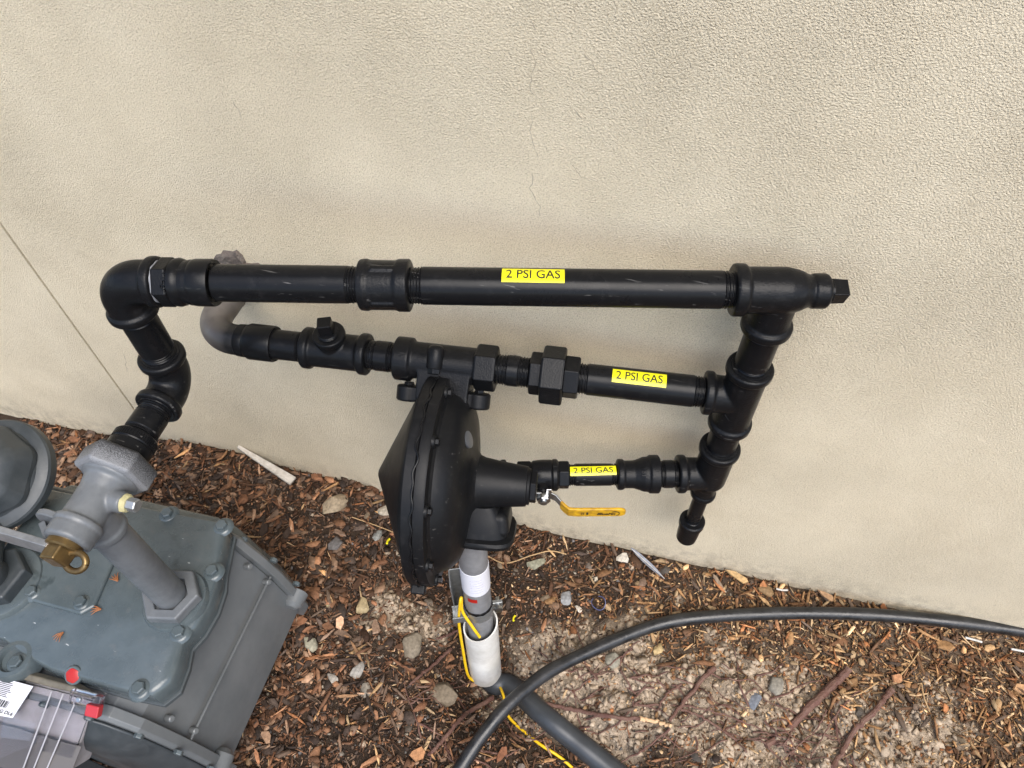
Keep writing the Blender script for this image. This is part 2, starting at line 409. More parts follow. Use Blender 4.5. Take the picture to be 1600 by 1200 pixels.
def wrap(v, axis, t0, r, e_out, ang0, tilt=0.0):
    """bend flat (x,y,z) lettering round a pipe: x along the axis, y round it, from direction e_out turned by ang0"""
    ex = np.cross(axis.d, e_out)                # turns e_out towards image-up for an axis that runs right
    if (np.cross(axis.d, e_out)@UP) < 0: ex = -ex
    c, s_ = math.cos(tilt), math.sin(tilt); out = []
    for x, y, z in v:
        x, y = c*x-s_*y, s_*x+c*y
        a = ang0+y/r; rr = r+z; out.append(axis.p(t0+x)+(e_out*math.cos(a)+ex*math.sin(a))*rr)
    return out
def sticker(axis, px0, px1, r, phi, arc, txt, parent, label, tilt=0.0):
    t0, t1 = axis.tx(px0), axis.tx(px1); tm = (t0+t1)/2; L = abs(t1-t0)
    eo = camdir(axis, tm); H = arc*r
    nx, ny = 14, 12; v = []; f = []
    for z in (.0002, .00045):
        for j in range(ny+1):
            for i in range(nx+1): v.append((L*(i/nx-.5), H*(j/ny-.5), z))
    k = (nx+1)*(ny+1)
    for j in range(ny):
        for i in range(nx):
            a = j*(nx+1)+i; f.append((a+1, a, a+nx+1, a+nx+2)); f.append((k+a, k+a+1, k+a+nx+2, k+a+nx+1))
    bd = [i for i in range(nx+1)]+[(j*(nx+1)+nx) for j in range(1, ny+1)]+[ny*(nx+1)+i for i in range(nx-1, -1, -1)]+[j*(nx+1) for j in range(ny-1, 0, -1)]
    for a, b in zip(bd, bd[1:]+bd[:1]): f.append((a, b, k+b, k+a))
    mb = MB().add(wrap(v, axis, tm, r, eo, phi, tilt), f)
    o = build(mb, 'sticker', STK, parent, label)
    tv, tf = text_mesh(txt, H*.84, 0, .00016)
    wd = tv[:, 0].max()-tv[:, 0].min(); tv[:, 0] *= L*.86/wd; tv[:, 2] = .0007
    build(MB().add(wrap(tv, axis, tm, r, eo, phi, tilt), tf), 'lettering', INK, o, smooth=False)
    return o
def emboss(txt, size, axis, t0, r, e_out, ang, parent, mat=CAST, h=.0006, vertical=False, name='raised_lettering'):
    v, f = text_mesh(txt, size, h)
    if vertical: v = np.stack([v[:, 1], -v[:, 0], v[:, 2]], 1)
    return build(MB().add(wrap(v, axis, t0, r, e_out, ang), f), name, mat, parent, smooth=False)

R = .02415
def thread(axis, t0, t1, r, parent, pitch=.0036, depth=.0017):
    n = max(2, int(abs(t1-t0)/pitch)); prof = [(t0, r*.94)]
    for i in range(n):
        a = t0+(t1-t0)*i/n; h = (t1-t0)/n; k = .98+.02*math.sin(i*2.1)
        prof += [(a+h*.15, r-depth), (a+h*.45, r*k+.0003), (a+h*.6, r*k+.0003), (a+h*.95, r-depth)]
    prof.append((t1, r*.94))
    return build(MB().lathe(axis.o, axis.d, prof, 40), 'thread', THR, parent, sharp=25)
def pipe(axis, t0, t1, r, parent, th0=0, th1=0, mat=BLK, name='pipe', label=None):
    a, b = t0+th0, t1-th1
    o = build(MB().lathe(axis.o, axis.d, [(a, r-.0012), (a+.0015, r), (b-.0015, r), (b, r-.0012)], 48), name, mat, parent, label)
    if th0: thread(axis, t0-.004, a+.001, r-.0004, o)
    if th1: thread(axis, b-.001, t1+.004, r-.0004, o)
    return o
RB, RBAND = .0288, .0334
def bandprof(a, b, r=RBAND, rb=RB):              # outer collar of a malleable fitting from a (open end) to b
    s_ = 1 if b > a else -1
    return [(a, r-.0035), (a+s_*.0012, r-.0008), (a+s_*.0025, r), (b-s_*.002, r), (b, r-.0015), (b+s_*.0015, rb)]

def arc_pts(c, d0, d1, rad, n=14):
    """centre-line of a 90 degree bend with corner c, arriving from direction d0 (pointing away from c) and leaving along d1"""
    d0, d1 = nrm(d0), nrm(d1); cc = c+(d0+d1)*rad
    a = np.linspace(0, np.pi/2, n); return np.array([cc-d1*rad*math.cos(t)-d0*rad*math.sin(t) for t in a])
def elbow(c, d0, d1, parent, e0=.056, e1=.056, rb=RB, rband=RBAND, bl=.013, rad=.034, mat=CAST, label=None):
    c = np.array(c, float); d0, d1 = nrm(d0), nrm(d1); mb = MB()
    pts = arc_pts(c, d0, d1, rad)
    pts = np.vstack([[c+d0*(e0-.004)], pts, [c+d1*(e1-.004)]])
    mb.sweep(pts, rb, 36)
    mb.lathe(c, d0, bandprof(e0, e0-bl, rband, rb*.9)+[(e0-bl-.004, rb*.6)], 40)
    mb.lathe(c, d1, bandprof(e1, e1-bl, rband, rb*.9)+[(e1-bl-.004, rb*.6)], 40)
    return build(mb, 'elbow', mat, parent, label, cast=.0016)
def socket_ring(c, d, e, parent, r=R):          # dark recess and sealant bead round a pipe where it enters a fitting
    return build(MB().lathe(c, d, [(e-.001, r+.0005), (e+.0006, r+.0032), (e+.0018, r+.0028), (e+.0024, r+.0002)], 40, shape=lambda a: 1+.012*np.sin(a*7)+.01*np.sin(a*13+1)), 'sealant_bead', THR, parent)

# ------------------------------------------------------------------ terrain
RISER = np.array([.1565, -.072]); Z1, Z2, Z3 = .9035, .6895, .4735
PIT = atz(752, 1035, 0.0)[:2]
TR1 = atz(960, 1215, 0.0)[:2]
def segdist(x, y, a, b):
    a = np.array(a); b = np.array(b); d = b-a; L = d@d
    t = np.clip(((x-a[0])*d[0]+(y-a[1])*d[1])/L, 0, 1); return np.hypot(x-a[0]-t*d[0], y-a[1]-t*d[1])
def hgt(x, y):
    x = np.asarray(x, float); y = np.asarray(y, float)
    near = np.exp(-np.clip(np.hypot(x, y+.4)-1.2, 0, None)*1.5)
    h = .010*(vnoise(x, y, 6, 1)-.5)+.020*(vnoise(x, y, 2.2, 2)-.5)+near*(.010*(vnoise(x, y, 18, 3)-.5)+.006*(vnoise(x, y, 45, 4)-.5))
    h = h+.060*np.exp(-((x+.98)/.26)**2-((y+.02)/.16)**2)+.035*np.exp(-((x+.62)/.12)**2-((y+.02)/.08)**2)
    h = h-.070*sstep(.17, .03, np.hypot(x-PIT[0], y-PIT[1]))
    h = h-.050*sstep(.13, .02, segdist(x, y, PIT, TR1))
    cl = clay(x, y); q = vnoise(x, y, 26, 5); h = h+cl*(.026*np.abs(q-.5)*2-.010+.010*np.abs(vnoise(x, y, 52, 6)-.5)*2+.005*(vnoise(x, y, 110, 7)-.5))
    return h-.014
C1, C2, C3 = atz(1000, 1075, 0)[:2], atz(1240, 1150, 0)[:2], atz(850, 1020, 0)[:2]
C4 = atz(1450, 1180, 0)[:2]; C5 = atz(640, 960, 0)[:2]
def clay(x, y):
    n = (vnoise(x, y, 9, 8)-.5)*.16+(vnoise(x, y, 30, 9)-.5)*.08
    a = np.minimum(segdist(x, y, C1, C2), segdist(x, y, C3, C1)*1.25)
    a = np.minimum(a, segdist(x, y, C2, C4)*1.1+.02)
    b = np.hypot(x-C5[0], y-C5[1])*1.7+.03
    return sstep(.155, .075, np.minimum(a, b)+n)
def ground(px, py, lift=0.0):
    v = ray(px, py); lo, hi = 0.3, 4.0; z = 0.0
    for _ in range(12):
        p = atz(px, py, z); z = float(hgt(p[0], p[1]))+lift
    return atz(px, py, z)

def far_axis(lo, hi, step, far):
    core = np.arange(lo, hi+1e-6, step); g = []; s_ = step; p = hi
    while p < far: s_ *= 1.35; p += s_; g.append(p)
    l = []; s_ = step; p = lo
    while p > -far: s_ *= 1.35; p -= s_; l.append(p)
    return np.array(l[::-1]+list(core)+g)
GX = far_axis(-1.7, 1.5, .0085, 60.0)
GY = far_axis(-1.25, .03, .0085, 60.0); GY = GY[GY < .06]
gx, gy = np.meshgrid(GX, GY); gz = hgt(gx, gy)
me = bpy.data.meshes.new('ground'); nx, ny = len(GX), len(GY)
idx = np.arange(nx*ny).reshape(ny, nx)
faces = np.stack([idx[:-1, :-1], idx[:-1, 1:], idx[1:, 1:], idx[1:, :-1]], -1).reshape(-1, 4)
me.from_pydata(np.stack([gx, gy, gz], -1).reshape(-1, 3).tolist(), [], faces.tolist()); me.update()
me.polygons.foreach_set('use_smooth', np.ones(len(me.polygons), bool))
cl = clay(gx, gy); n1 = vnoise(gx, gy, 5, 21); n2 = vnoise(gx, gy, 20, 22)
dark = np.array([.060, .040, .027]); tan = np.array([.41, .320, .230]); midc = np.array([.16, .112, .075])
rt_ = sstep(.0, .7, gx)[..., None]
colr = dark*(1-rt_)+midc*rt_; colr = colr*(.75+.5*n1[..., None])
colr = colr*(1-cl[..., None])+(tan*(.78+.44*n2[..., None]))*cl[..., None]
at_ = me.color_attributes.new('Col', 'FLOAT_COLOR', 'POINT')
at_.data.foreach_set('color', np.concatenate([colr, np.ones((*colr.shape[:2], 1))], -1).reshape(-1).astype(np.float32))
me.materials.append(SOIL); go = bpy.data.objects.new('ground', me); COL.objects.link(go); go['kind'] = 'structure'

# ------------------------------------------------------------------ stucco wall
XJ = -1.1742
wt = thing('stucco_wall', (0, 0, 0), 'cream stucco house wall behind the black gas pipes', 'wall')
def wall_panel(x0, x1, z1=2.9):
    mb = MB()
    if x0 > -2: L = [(x0, 0), (x0, .16), (x1, .16), (x1, 0)]
    else: L = [(x0, 0), (x0, .16), (x1, .16), (x1, 0)]
    return mb.prism([[(x, y, -.35) for x, y in L], [(x, y, z1) for x, y in L]])
build(wall_panel(-6.0, XJ-.0032), 'wall_panel', WALL, wt, smooth=False)
build(wall_panel(XJ+.0032, 6.0), 'wall_panel', WALL, wt, smooth=False)
build(MB().box((XJ, .089, 1.2), np.array([1., 0, 0]), np.array([0, 1., 0]), UPV, .0034, .078, 1.5), 'joint_filler', simple('joint_grime', (.13, .11, .08), .9), wt, smooth=False)
def crack(pts, rad=.0009):
    P = [aty(x, y) for x, y in pts]; Q = []
    for a, b in zip(P, P[1:]):
        k = max(2, int(np.linalg.norm(b-a)/.006))
        for i in range(k):
            q = a+(b-a)*i/k; Q.append(q+np.array([rng.normal()*.0011, 0, rng.normal()*.0011]))
    Q.append(P[-1]); Q = np.array(Q); Q[:, 1] = rad*.15
    rr = rad*(.35+.8*rng.random(len(Q))); rr[0] = rr[-1] = rad*.1
    return build(MB().sweep(Q, rr, 5), 'crack', CRK, wt)
s4 = lambda L: [(600+x/3, y/3) for x, y in L]
crack(s4([(680, 85), (715, 150)])); crack(s4([(690, 220), (712, 300), (690, 350), (690, 420), (710, 450)]))
crack(s4([(692, 520), (690, 660), (725, 745)]), .0007); crack(s4([(690, 800), (697, 850), (685, 885), (730, 965), (728, 1020)]), .0007)
crack(s4([(930, 240), (975, 290), (1025, 375)]), .0010); crack(s4([(790, 365), (825, 420)]), .0006); crack(s4([(875, 500), (945, 560)]), .0010)
crack(s4([(865, 765), (905, 800), (930, 830), (1015, 845)]), .0007)
crack([(362, 158), (373, 172), (378, 190)], .0007); crack([(382, 398), (394, 404), (402, 412)], .0012)
crack([(194, 552), (199, 582)], .0008)
# ragged mortar patch where the pipe leaves the wall
PW = np.array([-.690, 0, .6895+.004])
mv = []; k = 30
for ring, (rr, yy) in enumerate([(1.0, .004), (.93, -.003), (.80, -.006), (.62, -.003)]):
    for i in range(k):
        a = i/k*2*math.pi; q = 1+.20*math.sin(a*3+1)+.16*math.sin(a*5+.4)+.09*math.sin(a*9+2)
        up_ = 1.22 if math.sin(a) > .3 else .85
        mv.append(PW+np.array([math.cos(a)*.044*q*rr, yy+.002*math.sin(a*7+ring), math.sin(a)*.046*q*rr*up_]))
build(MB().add(mv, [(r_*k+i, r_*k+(i+1) % k, (r_+1)*k+(i+1) % k, (r_+1)*k+i) for r_ in range(3) for i in range(k)]+[tuple(3*k+i for i in range(k))]), 'mortar_patch', MORT, wt)

# eave added out of view overhead to shade the top of the wall
ev = thing('shade_blocker', (0, 0, 2.69), 'added unseen brown timber eave high above the stucco wall', 'blocker')
TIMB = simple('brown_timber', (.11, .075, .05), .75, 0, 60, .4, .003, vsc=12, col2=(.07, .05, .035))
build(MB().box((0, -.26, 2.75), np.array([1., 0, 0]), np.array([0, 1., 0]), UPV, 6, .255, .012), 'blocker_sheet', TIMB, ev, smooth=False)
build(MB().box((0, -.53, 2.78), np.array([1., 0, 0]), np.array([0, 1., 0]), UPV, 6, .012, .09), 'blocker_edge', TIMB, ev, smooth=False)

# ------------------------------------------------------------------ black gas piping
r1, r2, r3 = [np.array([*RISER, z]) for z in (Z1, Z2, Z3)]
A1 = Axis(r1, az(11.967)); A2 = Axis(r2, az(4.987)); A3 = Axis(r3, az(14.097)); AV = Axis([*RISER, 0], UPV)
GP = thing('gas_pipe_manifold', (*RISER, .23), 'matte black threaded steel gas pipe manifold with yellow stickers along the wall', 'gas piping')
DN = -UPV
# upper run ------------------------------------------------------
tE = -.8473; cE = A1.p(tE)
elbow(cE, A1.d, DN, GP, .0595, .058)
socket_ring(cE, DN, .058, GP)
ta = A1.tx(232); tb = A1.tx(342)
hx = lambda o, d, a, b, r, rot=0.: MB().lathe(o, d, [(a, r*.93), (a+.002, r), (b-.002, r), (b, r*.93)], 6, rot=rot)
build(hx(A1.o, A1.d, tE+.060, tE+.080, .0322, .3), 'adapter_nut', CAST, GP, bevel=.0012, smooth=False)
build(MB().lathe(A1.o, A1.d, [(tE+.0575, .0262), (tE+.0585, .0285), (tE+.061, .0282), (tE+.062, .025)], 40, shape=lambda a: 1+.02*np.sin(a*5)+.02*np.sin(a*11)), 'thread_tape', TAPE, GP)
pc = build(MB().lathe(A1.o, A1.d, [(tE+.079, .026), (tE+.081, .0305), (tE+.086, .0315), (tE+.091, .0300), (tE+.094, .0280), (tE+.098, .0283), (tE+.108, .0286), (tE+.110, .0292), (A1.tx(303)-.003, .0294), (A1.tx(303), .0286), (A1.tx(306), .0300), (A1.tx(310), .0306), (A1.tx(334), .0306), (A1.tx(337), .0296), (A1.tx(337)-.001, .0250), (A1.tx(337)-.004, .0244)], 48), 'press_fitting', BLK, GP, sharp=30)
eo = camdir(A1, tE+.105)
emboss('Viega', .0135, A1, A1.tx(276), .0292, eo, .02, pc, THR, .0010, vertical=True)
tc0, tc1 = A1.tx(562), A1.tx(643)
pipe(A1, A1.tx(338), tc0, R, GP, 0, .013)
pipe(A1, tc1, A1.tx(1146), R, GP, .014, .014)
mb = MB().lathe(A1.o, A1.d, [(tc0, .027), (tc0+.002, .0326), (tc0+.011, .0334), (tc0+.014, .0318), (tc1-.019, .0318), (tc1-.016, .0336), (tc1-.002, .0336), (tc1, .0285)], 48)
for q in range(4):
    e1, e2 = perp(A1.d); a = q*math.pi/2+.12; rd = e1*math.cos(a)+e2*math.sin(a); td = np.cross(A1.d, rd)
    mb.box(A1.p((tc0+tc1)/2)+rd*.0318, A1.d, td, rd, .018, .0042, .0022, .75)
cp = build(mb, 'coupling', CAST, GP, cast=.0013)
sticker(A1, 785, 881, R, math.radians(40), math.radians(53), '2 PSI GAS', GP, 'yellow sticker lettered 2 PSI GAS on the top pipe', -.004)
# upper tee with reduced end and square plug ---------------------------------
tl, ts0, ts1 = A1.tx(1143), A1.tx(1266), A1.tx(1293)
mb = MB().lathe(A1.o, A1.d, bandprof(tl, tl+.016)+[(tl+.02, RB+.0008), (A1.tx(1228), RB+.0008), (A1.tx(1240), RB-.0012), (A1.tx(1250), .0255), (A1.tx(1259), .0218), (ts0, .0198)], 44)
mb.lathe(A1.o, A1.d, [(.03, .012), (ts0, .0190), (ts0+.002, .0222), (ts1-.003, .0222), (ts1, .0195), (ts1+.001, .012)], 40)
dz = Z1-AV.ty(514)
mb.lathe(r1, DN, [(0, RB-.002), (dz-.016, RB-.001), (dz-.014, RBAND-.001), (dz-.012, RBAND), (dz-.003, RBAND), (dz-.001, RBAND-.001), (dz, RBAND-.003)], 44)
build(mb, 'tee', CAST, GP, cast=.0016)
pl = build(MB().lathe(A1.o, A1.d, [(ts1-.002, .0150), (ts1+.004, .0150), (ts1+.0045, .013), (ts1+.006, .012)], 32), 'plug', CAST, GP)
e1, e2 = perp(A1.d); c_, s_ = math.cos(.30), math.sin(.30)
build(MB().box(A1.p(ts1+.0125), e1*c_+e2*s_, e2*c_-e1*s_, A1.d, .0118, .0118, .0100, .94), 'square_head', CAST, pl, bevel=.0012)
eo = camdir(A1, tl+.008)
for k, q in enumerate((-.62, -.74, -.86)): emboss('-', .012-.002*k, A1, tl+.008, RBAND, eo, q, GP, CAST, .0005, name='casting_mark')
emboss('1', .012, A1, tl+.026, RB, eo, -.62, GP, CAST, .0006, name='casting_mark')
# riser -----------------------------------------------------------
zt2, zb2, zt3 = AV.ty(572), AV.ty(664), AV.ty(697)
pipe(AV, zt2-.002, AV.ty(514)+.002, R, GP, .010, .008); socket_ring([*RISER, 0], UPV, zt2, GP)
mb = MB().lathe([*RISER, 0], UPV, bandprof(zt2, zt2-.014)+[(Z2, RB), ], 44)
mb.lathe([*RISER, 0], UPV, bandprof(zb2, zb2+.015)+[(Z2+.01, RB)], 44)
t2 = A2.tx(1099)
mb.lathe(A2.o, A2.d, bandprof(t2, t2+.013)+[(0, RB-.001)], 44)
build(mb, 'tee', CAST, GP, cast=.0016)
pipe(AV, zt3-.002, zb2+.002, R, GP, .008, .006); socket_ring([*RISER, 0], UPV, zt3, GP)
zb3 = AV.ty(772)
mb = MB().lathe([*RISER, 0], UPV, bandprof(zt3, zt3-.014)+[(Z3-.012, RB), (Z3-.026, RB-.006), (Z3-.036, .0205), (zb3+.008, .0195)], 44)
mb.lathe([*RISER, 0], UPV, [(zb3+.014, .018), (zb3+.012, .0225), (zb3+.002, .0225), (zb3, .0195), (zb3-.0005, .015)], 40)
t3 = A3.tx(1057)
mb.lathe(A3.o, A3.d, bandprof(t3, t3+.014)+[(0, RB-.001)], 44)
build(mb, 'tee', CAST, GP, cast=.0016)
RD = .0138
zc1, zc0 = AV.ty(812), AV.ty(840)
pipe(AV, zc1-.003, zb3+.002, RD, GP, .006, .004, name='drip_pipe')
build(MB().lathe([*RISER, 0], UPV, [(zc0+.004, .009), (zc0, .015), (zc0+.004, .0195), (zc0+.024, .0205), (zc1-.018, .0210), (zc1-.015, .0240), (zc1-.002, .0240), (zc1, .0215), (zc1-.001, .0142)], 40), 'drip_cap', CAST, GP)
eo = camdir(AV, Z2)
emboss('SC', .008, Axis(AV.o, AV.d), Z2+.004, RB, eo, 0.35, GP, CAST, .0005, name='casting_mark')
e1 = eo; e2 = np.cross(UPV, eo); dm = r2+eo*(RB-.0004)-UPV*.018-e2*.002
for (a0, b0), (a1, b1) in zip([(0, .009), (.009, 0), (0, -.009), (-.009, 0)], [(.009, 0), (0, -.009), (-.009, 0), (0, .009)]):
    build(MB().sweep([dm+e2*a0+UPV*b0-eo*abs(a0)*.14, dm+e2*a1+UPV*b1-eo*abs(a1)*.14], .0009, 6), 'casting_mark', CAST, GP)
# middle run ------------------------------------------------------
tw = A2.tx(345)
cw = np.array([-.690, A2.p(-.86)[1], Z2]); tcw = float((cw-A2.o)@A2.d); cw = A2.p(tcw)
RL = .058
pts = np.vstack([[np.array([cw[0], .08, Z2])], [np.array([cw[0], .01, Z2])], [np.array([cw[0], -.03, Z2])], arc_pts(cw, np.array([0, 1., 0]), A2.d, RL, 24), [cw+A2.d*(RL+.012)]])
gw = build(MB().sweep(pts, R+.0006, 44), 'wall_elbow', BARE, GP, 'bare grey steel elbow coming out of the wall')
build(MB().lathe([cw[0], -.052, Z2], np.array([0, 1., 0]), [(-.002, R), (-.001, R+.0014), (.001, R+.0014), (.002, R)], 40), 'weld_seam', BARE, gw)
q0, q1, q2 = tcw+RL+.004, A2.tx(387), A2.tx(431)
build(MB().lathe(A2.o, A2.d, [(q0, R+.0002), (q0+.002, R+.0020), (q1-.002, R+.0026), (q1, R+.0020), (q1+.002, R+.0030), (q1+.006, R+.0052), (q2-.003, R+.0052), (q2, R+.0040), (q2-.001, R+.0012)], 48), 'press_coupling', BLK, GP, sharp=30)
tt0, tt1 = A2.tx(476), A2.tx(577); ttc = (tt0+tt1)/2-.002
pipe(A2, q2-.004, tt0, R, GP, 0, .006)
mb = MB().lathe(A2.o, A2.d, bandprof(tt0, tt0+.014)+[(tt0+.018, RB), (tt1-.018, RB)]+bandprof(tt1, tt1-.014)[::-1], 44)
pb = A2.p(ttc); pdir = nrm(np.array([0, -.10, 1]))
mb.lathe(pb, pdir, [(0, .021), (.030, .021), (.034, .0225), (.0355, .0255), (.044, .0255), (.0455, .0235)], 40)
build(mb, 'tee', CAST, GP, cast=.0016)
pl = build(MB().lathe(pb, pdir, [(.040, .0165), (.0465, .0165), (.0475, .0150), (.0490, .0165), (.0505, .0150), (.0515, .0158), (.0525, .012)], 36), 'plug', CAST, GP)
e1, e2 = perp(pdir, (1, 0, 0)); c_, s_ = math.cos(.35), math.sin(.35)
build(MB().box(pb+pdir*.0625, e1*c_+e2*s_, e2*c_-e1*s_, pdir, .0108, .0108, .0105, .97), 'square_head', CAST, pl, bevel=.0018)
tb0, tb1 = A2.tx(619), A2.tx(777)
pipe(A2, tt1, tb0, R, GP, .012, .009, name='nipple')
tu0, tu1, tu2, tu3 = A2.tx(828), A2.tx(846), A2.tx(882), A2.tx(905)
pipe(A2, tb1, tu0, R, GP, .016, .016, name='nipple')
un = build(hx(A2.o, A2.d, tu0, tu1+.002, .0335, .25), 'union', CAST, GP, bevel=.0015, smooth=False)
build(hx(A2.o, A2.d, tu1, tu2, .0455, .10), 'union_nut', CAST, un, bevel=.002, smooth=False)
build(hx(A2.o, A2.d, tu2-.002, tu3, .0335, .42), 'union_end', CAST, un, bevel=.0015, smooth=False)
pipe(A2, tu3, t2, R, GP, .012, .014)
sticker(A2, 955, 1038, R, math.radians(27), math.radians(53), '2 PSI GAS', GP, 'yellow sticker lettered 2 PSI GAS on the middle pipe', .0)
# lower run -------------------------------------------------------
R3 = .0193
tb_0, tb_1 = A3.tx(963), A3.tx(1030)
pipe(A3, tb_1, t3, R, GP, .006, .006, name='nipple')
L = tb_1-tb_0
mb = MB().lathe(A3.o, A3.d, [(tb_0, .0225), (tb_0+.002, .0268), (tb_0+.011, .0268), (tb_0+.013, .0238), (tb_0+.4*L, .0240), (tb_0+.52*L, .0270), (tb_0+.62*L, .0300), (tb_0+.74*L, .0305), (tb_0+.76*L, .0332), (tb_1-.002, .0334), (tb_1, .0290)], 44)
build(mb, 'bell_reducer', CAST, GP, cast=.0014)
eo = camdir(A3, tb_0+.6*L)
emboss('181', .011, A3, tb_0+.58*L, .0290, eo, .12, GP, CAST, .0008, vertical=True)
tv3 = A3.tx(889)
pipe(A3, tv3, tb_0, R3, GP, .010, .008)
sticker(A3, 890, 961, R3, math.radians(21), math.radians(50), '2 PSI GAS', GP, 'yellow sticker lettered 2 PSI GAS on the lowest pipe', .02)
tv0 = A3.tx(808); tD = A3.tx(750)
pipe(A3, tD+.03, tv0, R3, GP, .006, .010, name='nipple')
STAND = atz(752, 1030, 0.0)
cD = A3.p(tD); out3 = az(14.097-90)
RTOP = aty(737, 846, -.255); cS = np.array([RTOP[0], RTOP[1], max(RTOP[2]+.03, .40)])
dd = cS-cD; LD = np.linalg.norm(dd); dd = dd/LD
elbow(cD, A3.d, dd, GP, .046, .046, .0235, .0275, .011, .028)
pipe(Axis(cD, dd), .042, LD-.042, R3, GP, .004, .004, name='nipple')
elbow(cS, -dd, DN, GP, .046, .024, .0205, .0225, .008, .0235)
# drop to the meter -----------------------------------------------
Z4 = .7016; cM = np.array([cE[0], cE[1], Z4]); d4 = az(-88.55); A4 = Axis(cM, d4); AL = Axis(cE, DN)
elbow(cM, UPV, d4, GP, .060, .056); socket_ring(cM, UPV, .060, GP); socket_ring(cM, d4, .056, GP)
pipe(AL, .055, Z1-Z4-.060, R, GP, .010, .012)
pipe(A4, .056, .112, R, GP, .014, .014, name='nipple')
ins = build(MB().lathe(cM, d4, [(.106, .0275), (.108, .0296), (.120, .0300), (.122, .0290), (.124, .0308), (.150, .0308)], 44), 'insulating_coupling', BLK, GP, sharp=25)
for i in range(54):
    a = i/54*2*math.pi; e1, e2 = perp(d4); rd = e1*math.cos(a)+e2*math.sin(a)
    if rd@nrm(CAM-cM) < -.1: continue
    build(MB().box(cM+d4*.115+rd*.0301, d4, np.cross(d4, rd), rd, .0052, .0009, .0007), 'knurl_rib', BLK, ins, smooth=False)

# ------------------------------------------------------------------ regulator
CR = np.array([-.2742, -.2395, .56]); nR = az(7.5); oR = az(7.5-90)
RG = thing('gas_regulator', CR-UPV*.166, 'large round black diaphragm gas regulator hanging from the middle pipe', 'regulator')
RR = .166
build(MB().lathe(CR, nR, [(-.0945, .002), (-.0935, .007), (-.036, .126), (-.033, .131), (-.0285, .140), (-.0245, .146), (-.0205, .150), (-.0195, .158), (-.0185, RR-.002), (-.016, RR), (-.003, RR), (-.0015, RR-.0015)], 96), 'rear_cover', REGM, RG, sharp=14)
build(MB().lathe(CR, nR, [(-.0012, RR-.003), (0, RR-.0005), (.012, RR-.0005), (.015, RR-.002), (.0155, RR-.008), (.0165, .148), (.020, .1435), (.034, .138), (.045, .127), (.052, .109), (.056, .088), (.0585, .069), (.0602, .057), (.0625, .049), (.067, .0430), (.075, .0398), (.1, .0362), (.140, .0318), (.1435, .0310), (.1445, .0290)], 96), 'front_cover', REGM, RG, sharp=30)
# wavy rolled seam between the covers
pts = []; e1, e2 = perp(nR)
for i in range(361):
    a = i/360*2*math.pi
    wv = .0022*math.sin(a*19)*(.5+.5*math.sin(a*3+1))+.0016*math.sin(a*31+2)
    pts.append(CR+nR*(-.0022+wv)+(e1*math.cos(a)+e2*math.sin(a))*(RR+.0006))
build(MB().sweep(pts, .0017, 8), 'rim_seam', THR, RG)
cap = build(MB().lathe(CR, nR, [(.144, .024), (.1445, .0285), (.148, .0285), (.149, .0255)], 40), 'spring_cap', REGM, RG)
build(MB().lathe(CR, nR, [(.149, .0255), (.150, .0262), (.157, .0262), (.1585, .0245)], 6, rot=.35), 'hex_head', REGM, cap, bevel=.0012, smooth=False)
for i in range(10):
    a = math.radians(i*36+12); rd = UPV*math.cos(a)+oR*math.sin(a); p0 = CR+rd*.1545
    sc_ = build(MB().lathe(p0, nR, [(.011, .0100), (.0170, .0100), (.0190, .0088), (.0196, .006)], 20), 'rim_screw', REGM, RG)
    build(MB().lathe(p0, nR, [(.019, .0060), (.0240, .0060), (.0247, .0050)], 6), 'screw_head', THR, sc_)
# raised cast pad with maker marks on the front cover (unreadable in the picture)
for i in range(9):
    a = math.radians(52+i*4.6); rd = UPV*math.cos(a-math.radians(20))+oR*math.sin(a-math.radians(20)); td = np.cross(nR, rd)
    p0 = CR+rd*.104+nR*.0482
    build(MB().box(p0, td, nrm(rd*.8-nR*.6), nrm(nR*.8+rd*.6), .0026, .0065-.0015*(i % 3), .0009), 'casting_mark', REGM, RG)
tgd = nrm(UPV*.86-oR*.10); tgp = CR+tgd*.100+nR*.0553; tnn = nrm(nR*.92+tgd*.40)
build(MB().lathe(tgp, tnn, [(-.002, .0130), (.0008, .0130), (.0012, .0120)], 28, hint=tuple(np.cross(tnn, tgd))), 'rating_tag', simple('tag_aluminium', (.16, .17, .19), .3, .7), RG)
# vent hood below the spring tower
vd = nrm(-UPV*.86+oR*.50); vs = np.cross(nR, vd)
def hood(t0, t1, a, hw, rnd=.5):
    L = []
    for i in range(20):
        q = i/20*2*math.pi; c_, s_ = math.cos(q), math.sin(q)
        x = math.copysign(abs(c_)**rnd, c_); y = math.copysign(abs(s_)**rnd, s_)
        L.append(CR+vd*a+nR*((t0+t1)/2+(t1-t0)/2*x)+vs*hw*y)
    return L
build(MB().prism([hood(.02, .098, .030, .030), hood(.02, .112, .050, .036), hood(.018, .117, .068, .041), hood(.016, .119, .078, .043), hood(.016, .128, .081, .050), hood(.016, .130, .086, .052), hood(.018, .128, .092, .050), hood(.022, .122, .094, .045)]), 'vent_hood', REGM, RG, sharp=40)
build(MB().box(CR+nR*.095+vd*.058, nR, vs, vd, .022, .030, .020, 1.25), 'vent_boss', REGM, RG, bevel=.012, seg=4)
